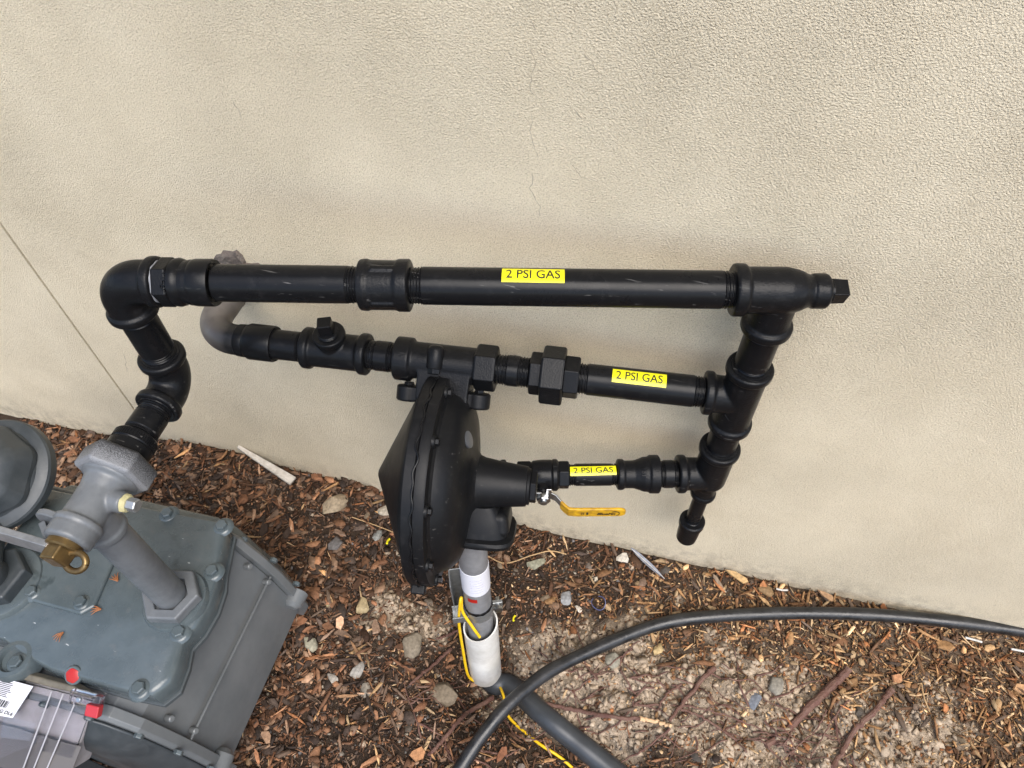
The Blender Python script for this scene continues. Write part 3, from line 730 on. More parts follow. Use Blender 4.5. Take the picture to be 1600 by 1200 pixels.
# valve body on the middle pipe
pB = A2.p((tb0+tb1)/2); mdir = nrm(CR-pB); md = nrm(mdir-A2.d*(mdir@A2.d)); mb = MB()
mb.lathe(A2.o, A2.d, [(tb0, .030), (tb0+.002, .0345), (tb0+.026, .0345), (tb0+.029, .029), (tb1-.034, .029), (tb1-.030, .030), (tb1-.02, .028)], 40)
mb.box(pB+md*.032+A2.d*.002, A2.d, np.cross(md, A2.d), md, .042, .027, .034, .95)
body = build(mb, 'valve_body', CAST, RG, cast=.0016)
build(MB().lathe(A2.o, A2.d, [(tb1-.034, .0335), (tb1-.031, .0365), (tb1-.002, .0365), (tb1, .0335)], 6, rot=.22), 'hex_end', CAST, body, bevel=.0025, smooth=False)
for s_ in (-1, 1):
    e = pB+md*.052+A2.d*s_*.056; mb = MB()
    mb.lathe(e, md, [(-.012, .0155), (-.010, .0185), (.011, .0185), (.013, .016)], 28)
    mb.box(e-A2.d*s_*.018, A2.d, np.cross(md, A2.d), md, .018, .0165, .0105)
    ear = build(mb, 'mounting_ear', REGM, RG, cast=.0012)
    build(MB().lathe(e, -md, [(.010, .0080), (.016, .0080), (.017, .0068)], 6), 'bolt', THR, ear, bevel=.0006, smooth=False)
fb = pB+A2.d*(-.012); bd = nrm(-UPV*.25+camdir(A2, 0)*.9+md*.3)
fr = nrm(camdir(A2, (tb0+tb1)/2)); 
bs = build(MB().lathe(fb+fr*.026-md*.004, md, [(-.022, .006), (-.020, .0100), (-.016, .0125), (.012, .0130), (.014, .0118)], 30), 'bolt_boss', CAST, RG)
build(MB().lathe(fb+fr*.026-md*.004, md, [(.013, .0108), (.021, .0108), (.0225, .0094)], 6), 'bolt', THR, bs, bevel=.0008, smooth=False)
build(MB().box(CR-nR*.006+oR*.155-UPV*.065, nR, nrm(oR-UPV*.4), nrm(UPV+oR*.4), .011, .010, .008), 'rim_clip', REGM, RG, bevel=.003)

# ------------------------------------------------------------------ ball valve with yellow lever
BV = thing('ball_valve', A3.p((tv0+tv3)/2)-UPV*.03, 'black ball valve with yellow lever beside the round regulator', 'valve')
tq = [A3.tx(x) for x in (808, 830, 833, 845, 847, 862, 864, 872, 889)]
build(hx(A3.o, A3.d, tq[0], tq[1], .0248, .2), 'hex_end', BLK, BV, bevel=.0012, smooth=False)
vb = build(MB().lathe(A3.o, A3.d, [(tq[1]-.001, .022), (tq[2], .0250), (tq[3]-.004, .0262), (tq[4], .0266), (tq[5]-.002, .0266), (tq[5], .0256), (tq[6], .0276), (tq[7]-.003, .0276), (tq[7]-.001, .0262), (tq[7]+.002, .022)], 48), 'valve_body', BLK, BV, sharp=25)
build(hx(A3.o, A3.d, tq[7], tq[8], .0252, .35), 'hex_end', BLK, BV, bevel=.0012, smooth=False)
eo = camdir(A3, tq[4])
for k, (dx, q) in enumerate([(-.003, .45), (.004, .45), (-.003, .22), (.004, .22), (.0, -.02)]): emboss('=', .008, A3, tq[4]+dx, .0268, eo, q, vb, BLK, .0004, name='casting_mark')
st = A3.p(A3.tx(848)); od = out3
build(MB().lathe(st, od, [(.015, .0125), (.033, .0125), (.034, .0105), (.0355, .0112), (.037, .0100), (.0385, .0108), (.042, .0095)], 32), 'stem', BLK, BV)
side = np.cross(UPV, od); side = side if side@A3.d > 0 else -side
lv = MB(); lp = lambda a, h, z_: st+od*a+side*h+UPV*z_
def ribbon(P, wd, th, wdir):
    P = [np.array(p, float) for p in P]; v = []; f = []
    T = np.gradient(np.array(P), axis=0)
    for i, p in enumerate(P):
        t = nrm(T[i]); nn = nrm(np.cross(t, wdir)); wv = nrm(wdir)
        ww = wd[i] if hasattr(wd, '__len__') else wd
        for a, b in ((-1, -1), (1, -1), (1, 1), (-1, 1)): v.append(p+wv*ww/2*a+nn*th/2*b)
    for i in range(len(P)-1):
        for j in range(4): f.append((i*4+j, i*4+(j+1) % 4, (i+1)*4+(j+1) % 4, (i+1)*4+j))
    f += [(3, 2, 1, 0), tuple((len(P)-1)*4+j for j in range(4))]
    return MB().add(v, f)
v1 = UPV
steel = build(ribbon([lp(.040, -.012, 0), lp(.040, .0, 0), lp(.040, .014, -.001), lp(.044, .022, -.003), lp(.056, .032, -.007), lp(.062, .038, -.009)], .019, .0028, v1), 'lever', ZINC, BV, bevel=.0006)
gp = [lp(.054, .029, -.006), lp(.060, .035, -.008), lp(.066, .042, -.0095), lp(.067, .056, -.010), lp(.067, .085, -.010), lp(.067, 0.125, -.010), lp(.067, 0.131, -.010), lp(.067, 0.135, -.010), lp(.067, 0.137, -.010)]
grip = build(ribbon(gp, [.0215, .023, .023, .0235, .0235, .0230, .0210, .0150, .008], .0052, v1), 'lever_grip', LEVY, BV, 'yellow vinyl grip of the valve lever', bevel=.0016)
def flat_text(txt, size, c, ex, ey, parent, mat=INK, name='lettering', bold=0., shear=0., width=None):
    v, f = text_mesh(txt, size, 0, bold)
    if width: v[:, 0] *= width/(v[:, 0].max()-v[:, 0].min())
    return build(MB().add([c+ex*(x+shear*y)+ey*y for x, y, _ in v], f), name, mat, parent, smooth=False)
flat_text('BlueFin', .0100, lp(.0702, .105, -.0115), side, UPV, grip, bold=.0003, shear=.25, width=.030)
pts = [lp(.0703, .1145-.0065*math.cos(a)*1.0, -.0105+.0058*math.sin(a)) for a in np.linspace(.9, 4.2, 14)]
pts = [lp(.0703, .119+.0078*math.cos(a), -.0102+.0068*math.sin(a)) for a in np.linspace(-1.2, 2.2, 16)]
build(MB().sweep(pts, .0006, 5), 'logo_arc', INK, grip)
for dx in (.064, .067, .073): build(MB().box(lp(.0698, dx, -.0100), side, UPV, od, .0006 if dx < .07 else .0016, .0035, .0004), 'printed_mark', INK, grip, smooth=False)
nutv = build(MB().lathe(st, od, [(.0415, .0112), (.043, .0122), (.051, .0122), (.0525, .0105)], 6, rot=.3), 'stem_nut', ZINC, BV, bevel=.0010, smooth=False)
build(MB().lathe(st, od, [(.052, .0062), (.0560, .0062), (.0566, .0050)], 20), 'stem_tip', ZINC, nutv)
build(MB().box(lp(.042, .009, .016), side, UPV, od, .0045, .007, .0012), 'stop_tab', ZINC, BV, bevel=.001)
build(MB().box(lp(.042, -.014, .002), side, UPV, od, .0013, .009, .004), 'stop_tab', ZINC, BV, bevel=.0006)

# ------------------------------------------------------------------ meter shut-off valve
SV = thing('meter_shutoff_valve', (-.6678, -.4744, .40), 'grey painted angle valve standing on the gas meter below a hex nut', 'valve')
AG = Axis([-.6678, -.4744, 0], UPV)
tg = .2267
e1, e2 = perp(d4)
build(MB().lathe(cM, d4, [(.143, .045), (.1455, .0515), (.172, .0515), (.1755, .0500), (.177, .0440)], 6, rot=.12), 'swivel_nut', NUTM, SV, 'grey hex swivel nut speckled with black overspray', bevel=.004, smooth=False, seg=3)
mb = MB().lathe(cM, d4, [(.165, .030), (.168, .0385), (.179, .0385), (.183, .0310), (.20, .0275), (.225, .0265), (.243, .0268), (.2445, .0315), (.251, .0318), (.2535, .0285), (.255, .0305), (.272, .0300), (.275, .0270)], 44)
mb.lathe(AG.o, UPV, [(Z4-.060, .0255), (Z4-.055, .0290), (Z4-.046, .0292), (Z4-.041, .0265), (Z4, .026)], 44)
mb.lathe(cM+d4*.205, np.array([1., 0, 0]), [(.0, .017), (.040, .0145), (.042, .0130)], 32)
vb = build(mb, 'valve_body', GREYV, SV, cast=.0018)
pg = cM+d4*.205
build(MB().lathe(pg, np.array([1., 0, 0]), [(.040, .010), (.041, .0125), (.046, .0122), (.048, .010)], 28, shape=lambda a: 1+.03*np.sin(a*5)+.02*np.sin(a*9)), 'thread_tape', TEFY, SV)
build(MB().lathe(pg, np.array([1., 0, 0]), [(.046, .0085), (.048, .0095), (.060, .0095), (.0615, .0082)], 6), 'test_plug', GALV, SV, bevel=.0008, smooth=False)
build(MB().lathe(AG.o, UPV, [(.402, .0250), (Z4-.055, .0250)], 44), 'outlet_pipe', GREYV, SV)
fl = cM+d4*.247-UPV*.0
build(MB().lathe(cM+d4*.250+np.array([-.034, 0, .004]), d4, [(-.0045, .019), (-.003, .0210), (.003, .0210), (.0045, .019)], 30), 'lock_wing', GREYV, SV)
br = cM+d4*.272
tp = build(MB().lathe(br, d4, [(.0, .022), (.010, .0225), (.012, .020)], 30), 'tail_plug', BRASS, SV)
build(MB().box(br+d4*.020, nrm(e1+e2*.3), nrm(e2-e1*.3), d4, .0145, .0135, .010, .94), 'plug_head', BRASS, tp, bevel=.003)
ring = [br+d4*.020+np.array([.0225, 0, -.006])+np.array([math.cos(a)*.015, math.sin(a)*.010, math.sin(a)*.006]) for a in np.linspace(0, 2*math.pi, 25)]
build(MB().sweep(ring, .0042, 12, cap=False), 'lock_ring', BRASS, tp)
la, lb = atz(84, 858, Z4-.004), atz(-60, 815, Z4-.006)
ld = nrm(lb-la); mid = (la+lb)/2
lev = build(MB().box(mid, ld, nrm(np.cross(UPV, ld)), UPV, np.linalg.norm(lb-la)/2, .0045, .0165), 'lever', simple('worn_grey_bar', (.30, .305, .31), .42, .5, 120, .3, .001, vsc=50, col2=(.19, .195, .20)), SV, 'flat grey steel lever bar', bevel=.0012)
build(MB().box(la-ld*.004+UPV*.002, ld, nrm(np.cross(UPV, ld)), UPV, .006, .0043, .013), 'worn_tip', simple('bare_worn_metal', (.55, .50, .43), .5, .3), lev, bevel=.001)
bj = cM+d4*.262+np.array([-.040, 0, -.002])
build(MB().box((la+bj)/2, nrm(bj-la), nrm(np.cross(UPV, bj-la)), UPV, np.linalg.norm(bj-la)/2+.006, .004, .009), 'lever_lug', GREYV, SV, bevel=.001)

# ------------------------------------------------------------------ gas meter
GM = thing('gas_meter', (-.80, -.47, .02), 'large grey painted gas meter on the mulch at lower left', 'gas meter')
ZT = .40
def T(x, y, z=ZT): p = atz(x, y, z); return p
outl = [(-1.02, -.338), (-.672, -.324), (-.652, -.334), (-.640, -.372), (-.630, -.404), (-.618, -.430), (-.611, -.468), (-.613, -.506), (-.622, -.532), (-.612, -.56), (-.607, -.594), (-.622, -.618), (-.68, -.622), (-.80, -.622), (-.862, -.612), (-.905, -.600), (-1.02, -.598)]
cen = np.array([-.82, -.47])
def loop(k, z, dy=0): return [np.array([*(cen+(np.array(p)-cen)*k), z]) for p in outl]
build(MB().prism([loop(1.0, ZT-.040), loop(1.004, ZT-.026), loop(.995, ZT-.010), loop(.982, ZT-.003), loop(.955, ZT)]), 'top_cover', GREY, GM, sharp=50)
build(MB().prism([loop(1.018, ZT-.050), loop(1.018, ZT-.041)]), 'gasket', simple('dark_gasket', (.05, .06, .065), .6), GM, bevel=.001)
# main case between the two pan flanges
prof = [(-1.05, ZT-.048), (-.700, ZT-.048), (-.664, .322), (-.640, .262), (-.622, .205), (-.608, .13), (-.604, .06), (-.615, .035), (-1.05, .035)]
def secloop(y, grow=0.0, pr_=prof):
    c0 = np.array([-.82, .20]); out = []
    for x, z in pr_:
        d_ = nrm(np.array([x, z])-c0) if x > -1.0 else np.array([0, np.sign(z-c0[1])]); out.append(np.array([x+d_[0]*grow, y, z+d_[1]*grow]))
    return out
build(MB().prism([secloop(-.338), secloop(-.640)]), 'case', GREYS, GM, sharp=20, bevel=.0025, seg=2)
build(MB().prism([secloop(-.338, .016), secloop(-.324, .017), secloop(-.318, .012)]), 'rear_flange', GREYS, GM, sharp=18, bevel=.0015)
build(MB().prism([secloop(-.318, -.006), secloop(-.290, -.030), secloop(-.280, -.06)]), 'rear_pan', GREY, GM, sharp=25, bevel=.008)
build(MB().prism([secloop(-.662, .012), secloop(-.656, .017), secloop(-.640, .016)]), 'front_flange', GREYS, GM, sharp=18, bevel=.0015)
build(MB().prism([secloop(-.700, -.07), secloop(-.690, -.035), secloop(-.662, .004)]), 'front_pan', GREYD, GM, sharp=25, bevel=.010)
build(MB().box((-.6165, -.49, .225), np.array([1., 0, 0]), np.array([0, 1., 0]), UPV, .0022, .150, .0022), 'case_rib', GREYS, GM, bevel=.0012)
for y_, zz in ((-.655, .115), (-.325, .115)):
    build(MB().lathe((-.598, y_, zz), np.array([0, 1., 0]) if y_ < -.5 else np.array([0, -1., 0]), [(-.006, .018), (-.004, .022), (.022, .019), (.030, .010)], 26), 'flange_lug', GREYS, GM)
for sx, sz, y_, dr in [(-.655, .318, -.663, -1), (-.614, .25, -.663, -1), (-.594, .15, -.663, -1), (-.72, ZT-.037, -.663, -1), (-.80, ZT-.037, -.663, -1), (-.655, .318, -.318, 1), (-.614, .25, -.318, 1), (-.594, .15, -.318, 1)]:
    build(MB().lathe((sx, y_, sz), np.array([0, float(dr), 0]), [(-.002, .0078), (.004, .0078), (.0052, .0066)], 6), 'flange_bolt', GREY, GM, bevel=.0006, smooth=False)
for px, py, z_ in [(437, 862, .31), (452, 888, .27), (345, 1085, .27), (362, 1108, .22)]:
    p = atz(px, py, z_)
for yy, zz in [(-.352, .285), (-.352, .225), (-.625, .285), (-.625, .225)]:
    build(MB().lathe((-.638+(.285-zz)*.33, yy, zz), np.array([.9, 0, .45]), [(-.008, .0055), (.005, .0055), (.0065, .004)], 16), 'case_boss', GREYS, GM)
def hexbolt(x, y, z, r=.0105, pad=.016):
    b_ = build(MB().lathe((x, y, z), UPV, [(-.004, pad+.003), (.0005, pad), (.0022, pad-.003), (.0024, pad-.005)], 30), 'bolt_pad', GREY, GM)
    build(MB().lathe((x, y, z+.002), UPV, [(0, r), (.006, r), (.0078, r*.84)], 6, rot=random.random()), 'hex_bolt', GREY, b_, bevel=.0006, smooth=False)
for px, py in [(347, 822), (332, 893), (280, 988), (218, 1076), (262, 803), (25, 1034)]:
    p = T(px, py, ZT); hexbolt(p[0], p[1], ZT-.001 if py != 1034 else ZT-.004)
# collar and hex nut where the valve pipe enters
nut = build(MB().lathe((-.6678, -.4744, ZT), UPV, [(-.004, .054), (.002, .0525), (.007, .0500)], 44), 'inlet_collar', GREY, GM)
build(MB().lathe((-.6678, -.4744, ZT), UPV, [(.006, .0445), (.008, .0480), (.024, .0480), (.027, .0455), (.0275, .0300), (.020, .0285)], 6, rot=.2), 'inlet_nut', GREYV, nut, bevel=.003, smooth=False)
# raised pad between the two connections
pp = [T(40, 938), T(128, 962), T(150, 950), T(188, 862), T(150, 842), T(60, 880)]
build(MB().prism([[np.array([p[0], p[1], ZT-.004]) for p in pp], [np.array([p[0], p[1], ZT+.004]) for p in pp], [np.array([*(np.mean(pp, 0)[:2]+(p[:2]-np.mean(pp, 0)[:2])*.95), ZT+.007]) for p in pp]]), 'raised_pad', GREY, GM, sharp=25, bevel=.002)
for px, py in [(50, 925), (127, 941)]:
    p = T(px, py, ZT+.008); hexbolt(p[0], p[1], ZT+.0065, .0098, .013)
# left connection: collar, nut, and stub
pL = atz(-4, 905, ZT+.02)
cl_ = build(MB().lathe((pL[0], pL[1], ZT), UPV, [(-.004, .066), (.004, .0655), (.010, .062), (.012, .055)], 44), 'outlet_collar', GREY, GM)
build(MB().lathe((pL[0], pL[1], ZT), UPV, [(.010, .0485), (.012, .0520), (.034, .0520), (.037, .0480)], 6, rot=.45), 'outlet_nut', GREYD, cl_, bevel=.003, smooth=False)
# rolled front edge boss and red seal
pb_ = T(22, 1030, ZT-.004)
build(MB().lathe((pb_[0], pb_[1], ZT-.030), UPV, [(0, .034), (.022, .033), (.030, .028), (.031, .0215), (.024, .019)], 36), 'corner_boss', GREY, GM)
ps = aty(115, 1056, -.6235)
sd_ = nrm(np.array([.05, -.55, .8])); ps = T(115, 1055, ZT-.006)
rs = build(MB().lathe(ps, sd_, [(-.010, .0150), (.001, .0148), (.0025, .0135), (.0022, .0115)], 28), 'seal_socket', GREY, GM)
build(MB().lathe(ps, sd_, [(-.002, .0110), (.0028, .0110), (.0036, .0095)], 24, shape=lambda a: 1+.04*np.sin(a*6)), 'seal_plug', REDM, rs, 'round red tamper seal on the meter cover')

# ------------------------------------------------------------------ service regulator at the left edge
pD = atz(-2, 742, .47); nD = nrm(np.array([.05, -.42, .9]))
DR = thing('service_regulator', (pD[0], pD[1], .02), 'dark grey round regulator dome at the left edge beside the meter', 'regulator')
build(MB().lathe(pD, nD, [(-.014, .090), (-.012, .0975), (.004, .0985), (.008, .096), (.010, .090), (.014, .082)], 64), 'rim_flange', GREYD, DR)
dm = build(MB().lathe(pD, nD, [(.010, .0800), (.016, .0790), (.024, .0720), (.028, .060)], 48), 'dome', GREYD, DR, sharp=50)
e1, e2 = perp(nD, (0, 1, 0)); lo_ = []
for k_, (r_, h_) in enumerate([(.0900, .004), (.0880, .026), (.0700, .064), (.034, .084)]):
    lo_.append([pD+nD*h_+(e1*math.cos(a)+e2*math.sin(a))*r_ for a in np.arange(6)/6*2*math.pi+.15])
build(MB().prism(lo_), 'hex_bonnet', GREYD, DR, bevel=.016, seg=6, smooth=False)
build(MB().lathe(pD, -nD, [(.010, .085), (.03, .07), (.05, .045), (.06, .030)], 44), 'lower_case', GREYD, DR)
qa = np.array([pL[0], pL[1], ZT+.03]); qb = pD-nD*.05
build(MB().sweep(catmull([qa, qa+UPV*.03, (qa+qb)/2+np.array([-.03, 0, .0]), qb], 8), .026, 30), 'connecting_pipe', GREYD, DR)
build(MB().lathe((pD[0]-.05, pD[1]+.02, 0), UPV, [(-.03, .024), (.42, .024)], 28), 'support_pipe', GREYD, DR)

# ------------------------------------------------------------------ meter reading module
pa, pb2, pc2, pd2 = atz(-70, 1040, .385), atz(146, 1094, .385), atz(104, 1212, .30), atz(-90, 1190, .30)
MR = thing('meter_module', (-.80, -.72, .03), 'clear plastic meter reading module with white barcode label in lower left corner', 'module')
nF = nrm(np.cross(pb2-pa, pd2-pa)); nF = nF if nF@(CAM-pa) > 0 else -nF
exM = nrm(pb2-pa); eyM = nrm(np.cross(nF, exM)); eyM = eyM if eyM[2] > 0 else -eyM
def quadbox(q, t0, t1): return MB().prism([[p+nF*t0 for p in q], [p+nF*t1 for p in q]])
q_ = [pa, pb2, pc2, pd2]; cq = sum(q_)/4
build(quadbox(q_, -.004, .002), 'clear_cover', CLEAR, MR, bevel=.0015)
inn = [cq+(p-cq)*.975 for p in q_]
build(quadbox(inn, -.055, -.010), 'inner_case', simple('module_grey', (.30, .28, .285), .5, 0, 80, .1, .001, vsc=30, col2=(.21, .195, .19)), MR, bevel=.003)
w_ = pb2-pa; h_ = pd2-pa
build(quadbox([pa+w_*.02+h_*.50, pa+w_*.93+h_*.52, pa+w_*.86+h_*.93, pa+w_*.02+h_*.93], -.0098, -.0085), 'inner_panel', simple('module_brown', (.10, .09, .085), .5), MR)
lbq = [atz(-60, 1040, .388), atz(53, 1072, .388), atz(28, 1118, .350), atz(-80, 1100, .350)]
lbq = [p-nF*((p-pa)@nF-.0042) for p in lbq]
lab = build(MB().prism([[p for p in lbq], [p+nF*.0006 for p in lbq]]), 'paper_label', PAPER, MR, 'white paper label with barcode')
lx = nrm(lbq[1]-lbq[0]); ly = nrm(lbq[2]-lbq[1])*-1; lo0 = lbq[1]+nF*.0014
LH = np.linalg.norm(lbq[2]-lbq[1])
for i in range(9):
    ln = .030+.014*random.random(); y_ = LH*(.08+.05*i)
    c0 = lo0-ly*y_-lx*(.020+.028)
    build(MB().box(c0, lx, ly, nF, ln/2, .00045, .0002), 'printed_line', INK, lab, smooth=False)
x_ = .020
while x_ < .055:
    bw = random.choice([.0007, .0012, .0018]); build(MB().box(lo0-ly*LH*.68-lx*x_, lx, ly, nF, bw/2, LH*.10, .0002), 'barcode_bar', INK, lab, smooth=False); x_ += bw+random.choice([.0008, .0014])
flat_text('169G DL6', .0085, lo0-ly*LH*.90-lx*.021, lx, ly, lab, bold=.0002)
for a in (.72, .80, .90):
    A_, B_ = pa+w_*a+nF*.004, pd2+(pc2-pd2)*(a-.06)+nF*.004
    build(MB().sweep([A_, B_], .0011, 8), 'cover_rib', simple('frosted_rib', (.36, .35, .37), .3), MR)
build(quadbox([atz(-70, 1026, .388), atz(112, 1074, .388), pb2, pa], -.020, -.0045), 'top_housing', OLIVE, MR, bevel=.003)
sb_ = atz(140, 1090, .390)
sealp = build(MB().box(sb_+nF*.006, exM, eyM, nF, .026, .010, .006), 'seal_bracket', CLEAR, MR, bevel=.002)
build(MB().box(atz(150, 1108, .386)+nF*.004, exM, eyM, nF, .011, .009, .006), 'red_seal', CLRED, MR, bevel=.002)
build(MB().lathe(sb_+nF*.010-exM*.008, nF, [(0, .004), (.004, .004), (.005, .003)], 12), 'seal_rivet', ZINC, sealp)
build(MB().box(np.array([cq[0]-.02, -.715, .14]), np.array([1., 0, 0]), np.array([0, 1., 0]), UPV, .05, .012, .11), 'bracket', GREYD, MR, bevel=.002)

# ------------------------------------------------------------------ stand pipe, sleeve, strut, wires
pit_z = float(hgt(STAND[0], STAND[1]))
SPB = np.array([STAND[0]+.004, STAND[1], pit_z-.06]); SPT = cS-UPV*.004
AS = Axis(SPB, SPT-SPB); LS = np.linalg.norm(SPT-SPB)
SP = thing('riser_pipe', SPB, 'grey gas riser pipe with white paper tag rising out of the pit', 'riser pipe')
RS = .0262
build(MB().lathe(SPB, AS.d, [(0, RS), (LS, RS)], 44), 'pipe', simple('grey_riser_paint', (.24, .24, .245), .45, .2, 90, .15, .001, vsc=30, col2=(.165, .165, .17)), SP)
ttl = AS.ty(880); ttb = AS.ty(913)
build(MB().lathe(SPB, AS.d, [(ttb, RS), (ttb+.0005, RS+.0007), (ttl-.0005, RS+.0007), (ttl, RS)], 44), 'paper_tag', PAPER, SP, 'white paper tag wrapped round the riser')
eo = camdir(AS, ttb)
sdv = np.cross(UPV, eo)
for i in range(6):
    tt = ttb+(ttl-ttb)*(.2+.11*i); v = [(0, 0, 0)]
    a0 = -.5+.15*random.random(); a1 = .35+.3*random.random()
    pts = [AS.p(tt)+(eo*math.cos(a)+np.cross(AS.d, eo)*math.sin(a))*(RS+.0009) for a in np.linspace(a0, a1, 10)]
    build(MB().sweep(pts, .0003, 4), 'printed_line', simple('faint_ink', (.30, .28, .40), .6) if i == 0 else bpy.data.materials['faint_ink'], SP)
tt = AS.ty(920)
pts = [[AS.p(tt+q)+(eo*math.cos(a)+np.cross(AS.d, eo)*math.sin(a))*(RS+.0006) for a in np.linspace(-.75, -.05, 9)] for q in (-.006, .006)]
build(MB().add(pts[0]+pts[1], [(i, i+1, i+10, i+9) for i in range(8)]), 'red_tag', REDM, SP, 'small red tag')
tcl = AS.ty(948)
clp = build(MB().lathe(SPB, AS.d, [(tcl-.012, RS+.0002), (tcl-.0118, RS+.0024), (tcl+.0118, RS+.0024), (tcl+.012, RS+.0002)], 44), 'pipe_clamp', GALV, SP)
ld_ = nrm(sdv if sdv@RT > 0 else -sdv)
cb = AS.p(tcl+.004)+ld_*(RS+.012)
build(MB().box(AS.p(tcl)+ld_*(RS+.009), ld_, nrm(np.cross(AS.d, ld_)), AS.d, .012, .0035, .011), 'clamp_ear', GALV, clp, bevel=.001)
build(MB().lathe(cb, eo, [(-.012, .004), (.010, .004), (.0105, .0085), (.016, .0085), (.0165, .006)], 20), 'clamp_bolt', ZINC, clp)
build(MB().lathe(SPB, AS.d, [(tcl+.013, RS), (tcl+.0135, RS+.0022), (tcl+.019, RS+.0020), (tcl+.0195, RS)], 44, shape=lambda a: 1+.018*np.sin(a*12)), 'sealant_bead', THR, SP)
# strut post behind the riser
stp = AS.p(tcl)-ld_*.028-eo*.024
PS = thing('strut_post', (stp[0], stp[1], pit_z), 'galvanised steel strut post behind the riser pipe', 'post')
ang = math.atan2(eo[1], eo[0]); xu = nrm(np.array([eo[0], eo[1], 0])); yu = np.cross(UPV, xu)
U = [(-.018, -.020), (.018, -.020), (.018, -.0175), (-.0155, -.0175), (-.0155, .0175), (.018, .0175), (.018, .020), (-.018, .020)]
zt_ = stp[2]+.10
build(MB().prism([[np.array([stp[0], stp[1], 0])+xu*a+yu*b+UPV*(pit_z-.08) for a, b in U], [np.array([stp[0], stp[1], 0])+xu*a+yu*b+UPV*zt_ for a, b in U]]), 'post', GALV, PS, smooth=False, bevel=.0006)
xr = nrm(-ld_*1.0+eo*.35); br0 = AS.p(tcl-.010)-ld_*.030+eo*.004
Ub = [(-.014, -.012), (.014, -.012), (.014, .012), (.0118, .012), (.0118, -.0098), (-.0118, -.0098), (-.0118, .012), (-.014, .012)]
yr = nrm(np.cross(UPV, eo)); yr = yr if yr@RT > 0 else -yr
build(MB().prism([[br0+yr*q+eo*a+UPV*b for a, b in Ub] for q in (-.022, .020)]), 'clamp_channel', GALV, PS, smooth=False, bevel=.0005)
# white sleeve
sl0, sl1 = AS.ty(1046), AS.ty(968)
RSL = .0355
dS = nrm(AS.d+RT*.07)
bS = AS.p(sl0)+eo*.004
Ls = abs(sl1-sl0); mb = MB(); v = []; k = 44
e1, e2 = perp(AS.d, eo)
for (t_, r_) in [(0, RSL-.003), (0, RSL), (Ls, RSL), (Ls, RSL-.003), (.01, RSL-.003)]:
    for i in range(k):
        a = i/k*2*math.pi; cut = 0
        if t_ == Ls: cut = .012*(1-math.sin(a)*(1 if e2@RT > 0 else -1))+.004*math.cos(a)
        v.append(bS+AS.d*(t_-cut)+(e1*math.cos(a)+e2*math.sin(a))*r_)
mb.add(v, [(q*k+i, q*k+(i+1) % k, (q+1)*k+(i+1) % k, (q+1)*k+i) for q in range(4) for i in range(k)])
slv = build(mb, 'pipe_sleeve', WHT, base=bS, sharp=40); tag(slv, 'white plastic sleeve round the foot of the riser pipe', 'sleeve')
# buried plastic gas main lying in the trench
pm = [bS-UPV*.075+eo*-.01, bS-UPV*.045+eo*.02+ld_*.01]
g1 = [ground(800, 1072, .004), ground(850, 1118, .008), ground(905, 1162, .012), ground(985, 1225, .012), ground(1120, 1330, .0)]
pm = catmull([bS-UPV*.05-eo*.01, bS-UPV*.022+eo*.024+ld_*.014]+g1, 12)
o = build(MB().sweep(pm, .0225, 30), 'buried_pipe', PEP, base=g1[1]); tag(o, 'dark grey plastic pipe lying in the trench under the hose', 'pipe')
# tracer wire
p1 = AS.p(AS.ty(925))-ld_*(RS+.004)+eo*.008
W = [AS.p(AS.ty(968))+eo*(RSL+.001)-ld_*.004, AS.p(AS.ty(955))+eo*(RS+.004)-ld_*.016, AS.p(AS.ty(940))-ld_*(RS+.005)+eo*.016, p1, AS.p(AS.ty(930))-ld_*(RS+.008)+eo*.014, AS.p(AS.ty(960))-ld_*(RSL+.006)+eo*.012, AS.p(AS.ty(1000))-ld_*(RSL+.006)+eo*.014, bS+UPV*.035-ld_*(RSL+.003)+eo*.012, bS+UPV*.004-ld_*(RSL-.010)+eo*.020, bS-UPV*.004-ld_*.004+eo*.030, bS-UPV*.01+ld_*.022+eo*.030,
     ground(786, 1085, .030), ground(795, 1120, .010), ground(840, 1160, .006), ground(880, 1187, .006), ground(930, 1235, .006)]
o = build(MB().sweep(catmull(W, 10), .0030, 12), 'tracer_wire', YEL, base=W[7]); tag(o, 'yellow tracer wire looping along the white sleeve into the trench', 'wire')

# ------------------------------------------------------------------ black hose across the soil
HP = [(1760, 1012, .016), (1600, 986, .018), (1500, 972, .020), (1400, 963, .020), (1300, 959, .020), (1200, 958, .022), (1120, 962, .024), (1040, 974, .022), (960, 1000, .026), (900, 1027, .034), (850, 1055, .046), (800, 1095, .056), (760, 1142, .052), (725, 1190, .042), (690, 1250, .03), (660, 1330, .02)]
hp = []
for x, y, l in HP:
    p = atz(x, y, 0); hp.append(atz(x, y, max(float(hgt(p[0], p[1]))+.014, l-.006)))
hq = catmull(hp, 8); hq[:, 0] += .0012*np.sin(np.arange(len(hq))*.31); hq[:, 1] += .0012*np.sin(np.arange(len(hq))*.23+1)
o = build(MB().sweep(hq, .0134+.0004*np.sin(np.arange(len(hq))*.5), 28), 'garden_hose', HOSE, base=hp[6]); tag(o, 'thick black hose curving across the soil in front of the wall', 'hose')

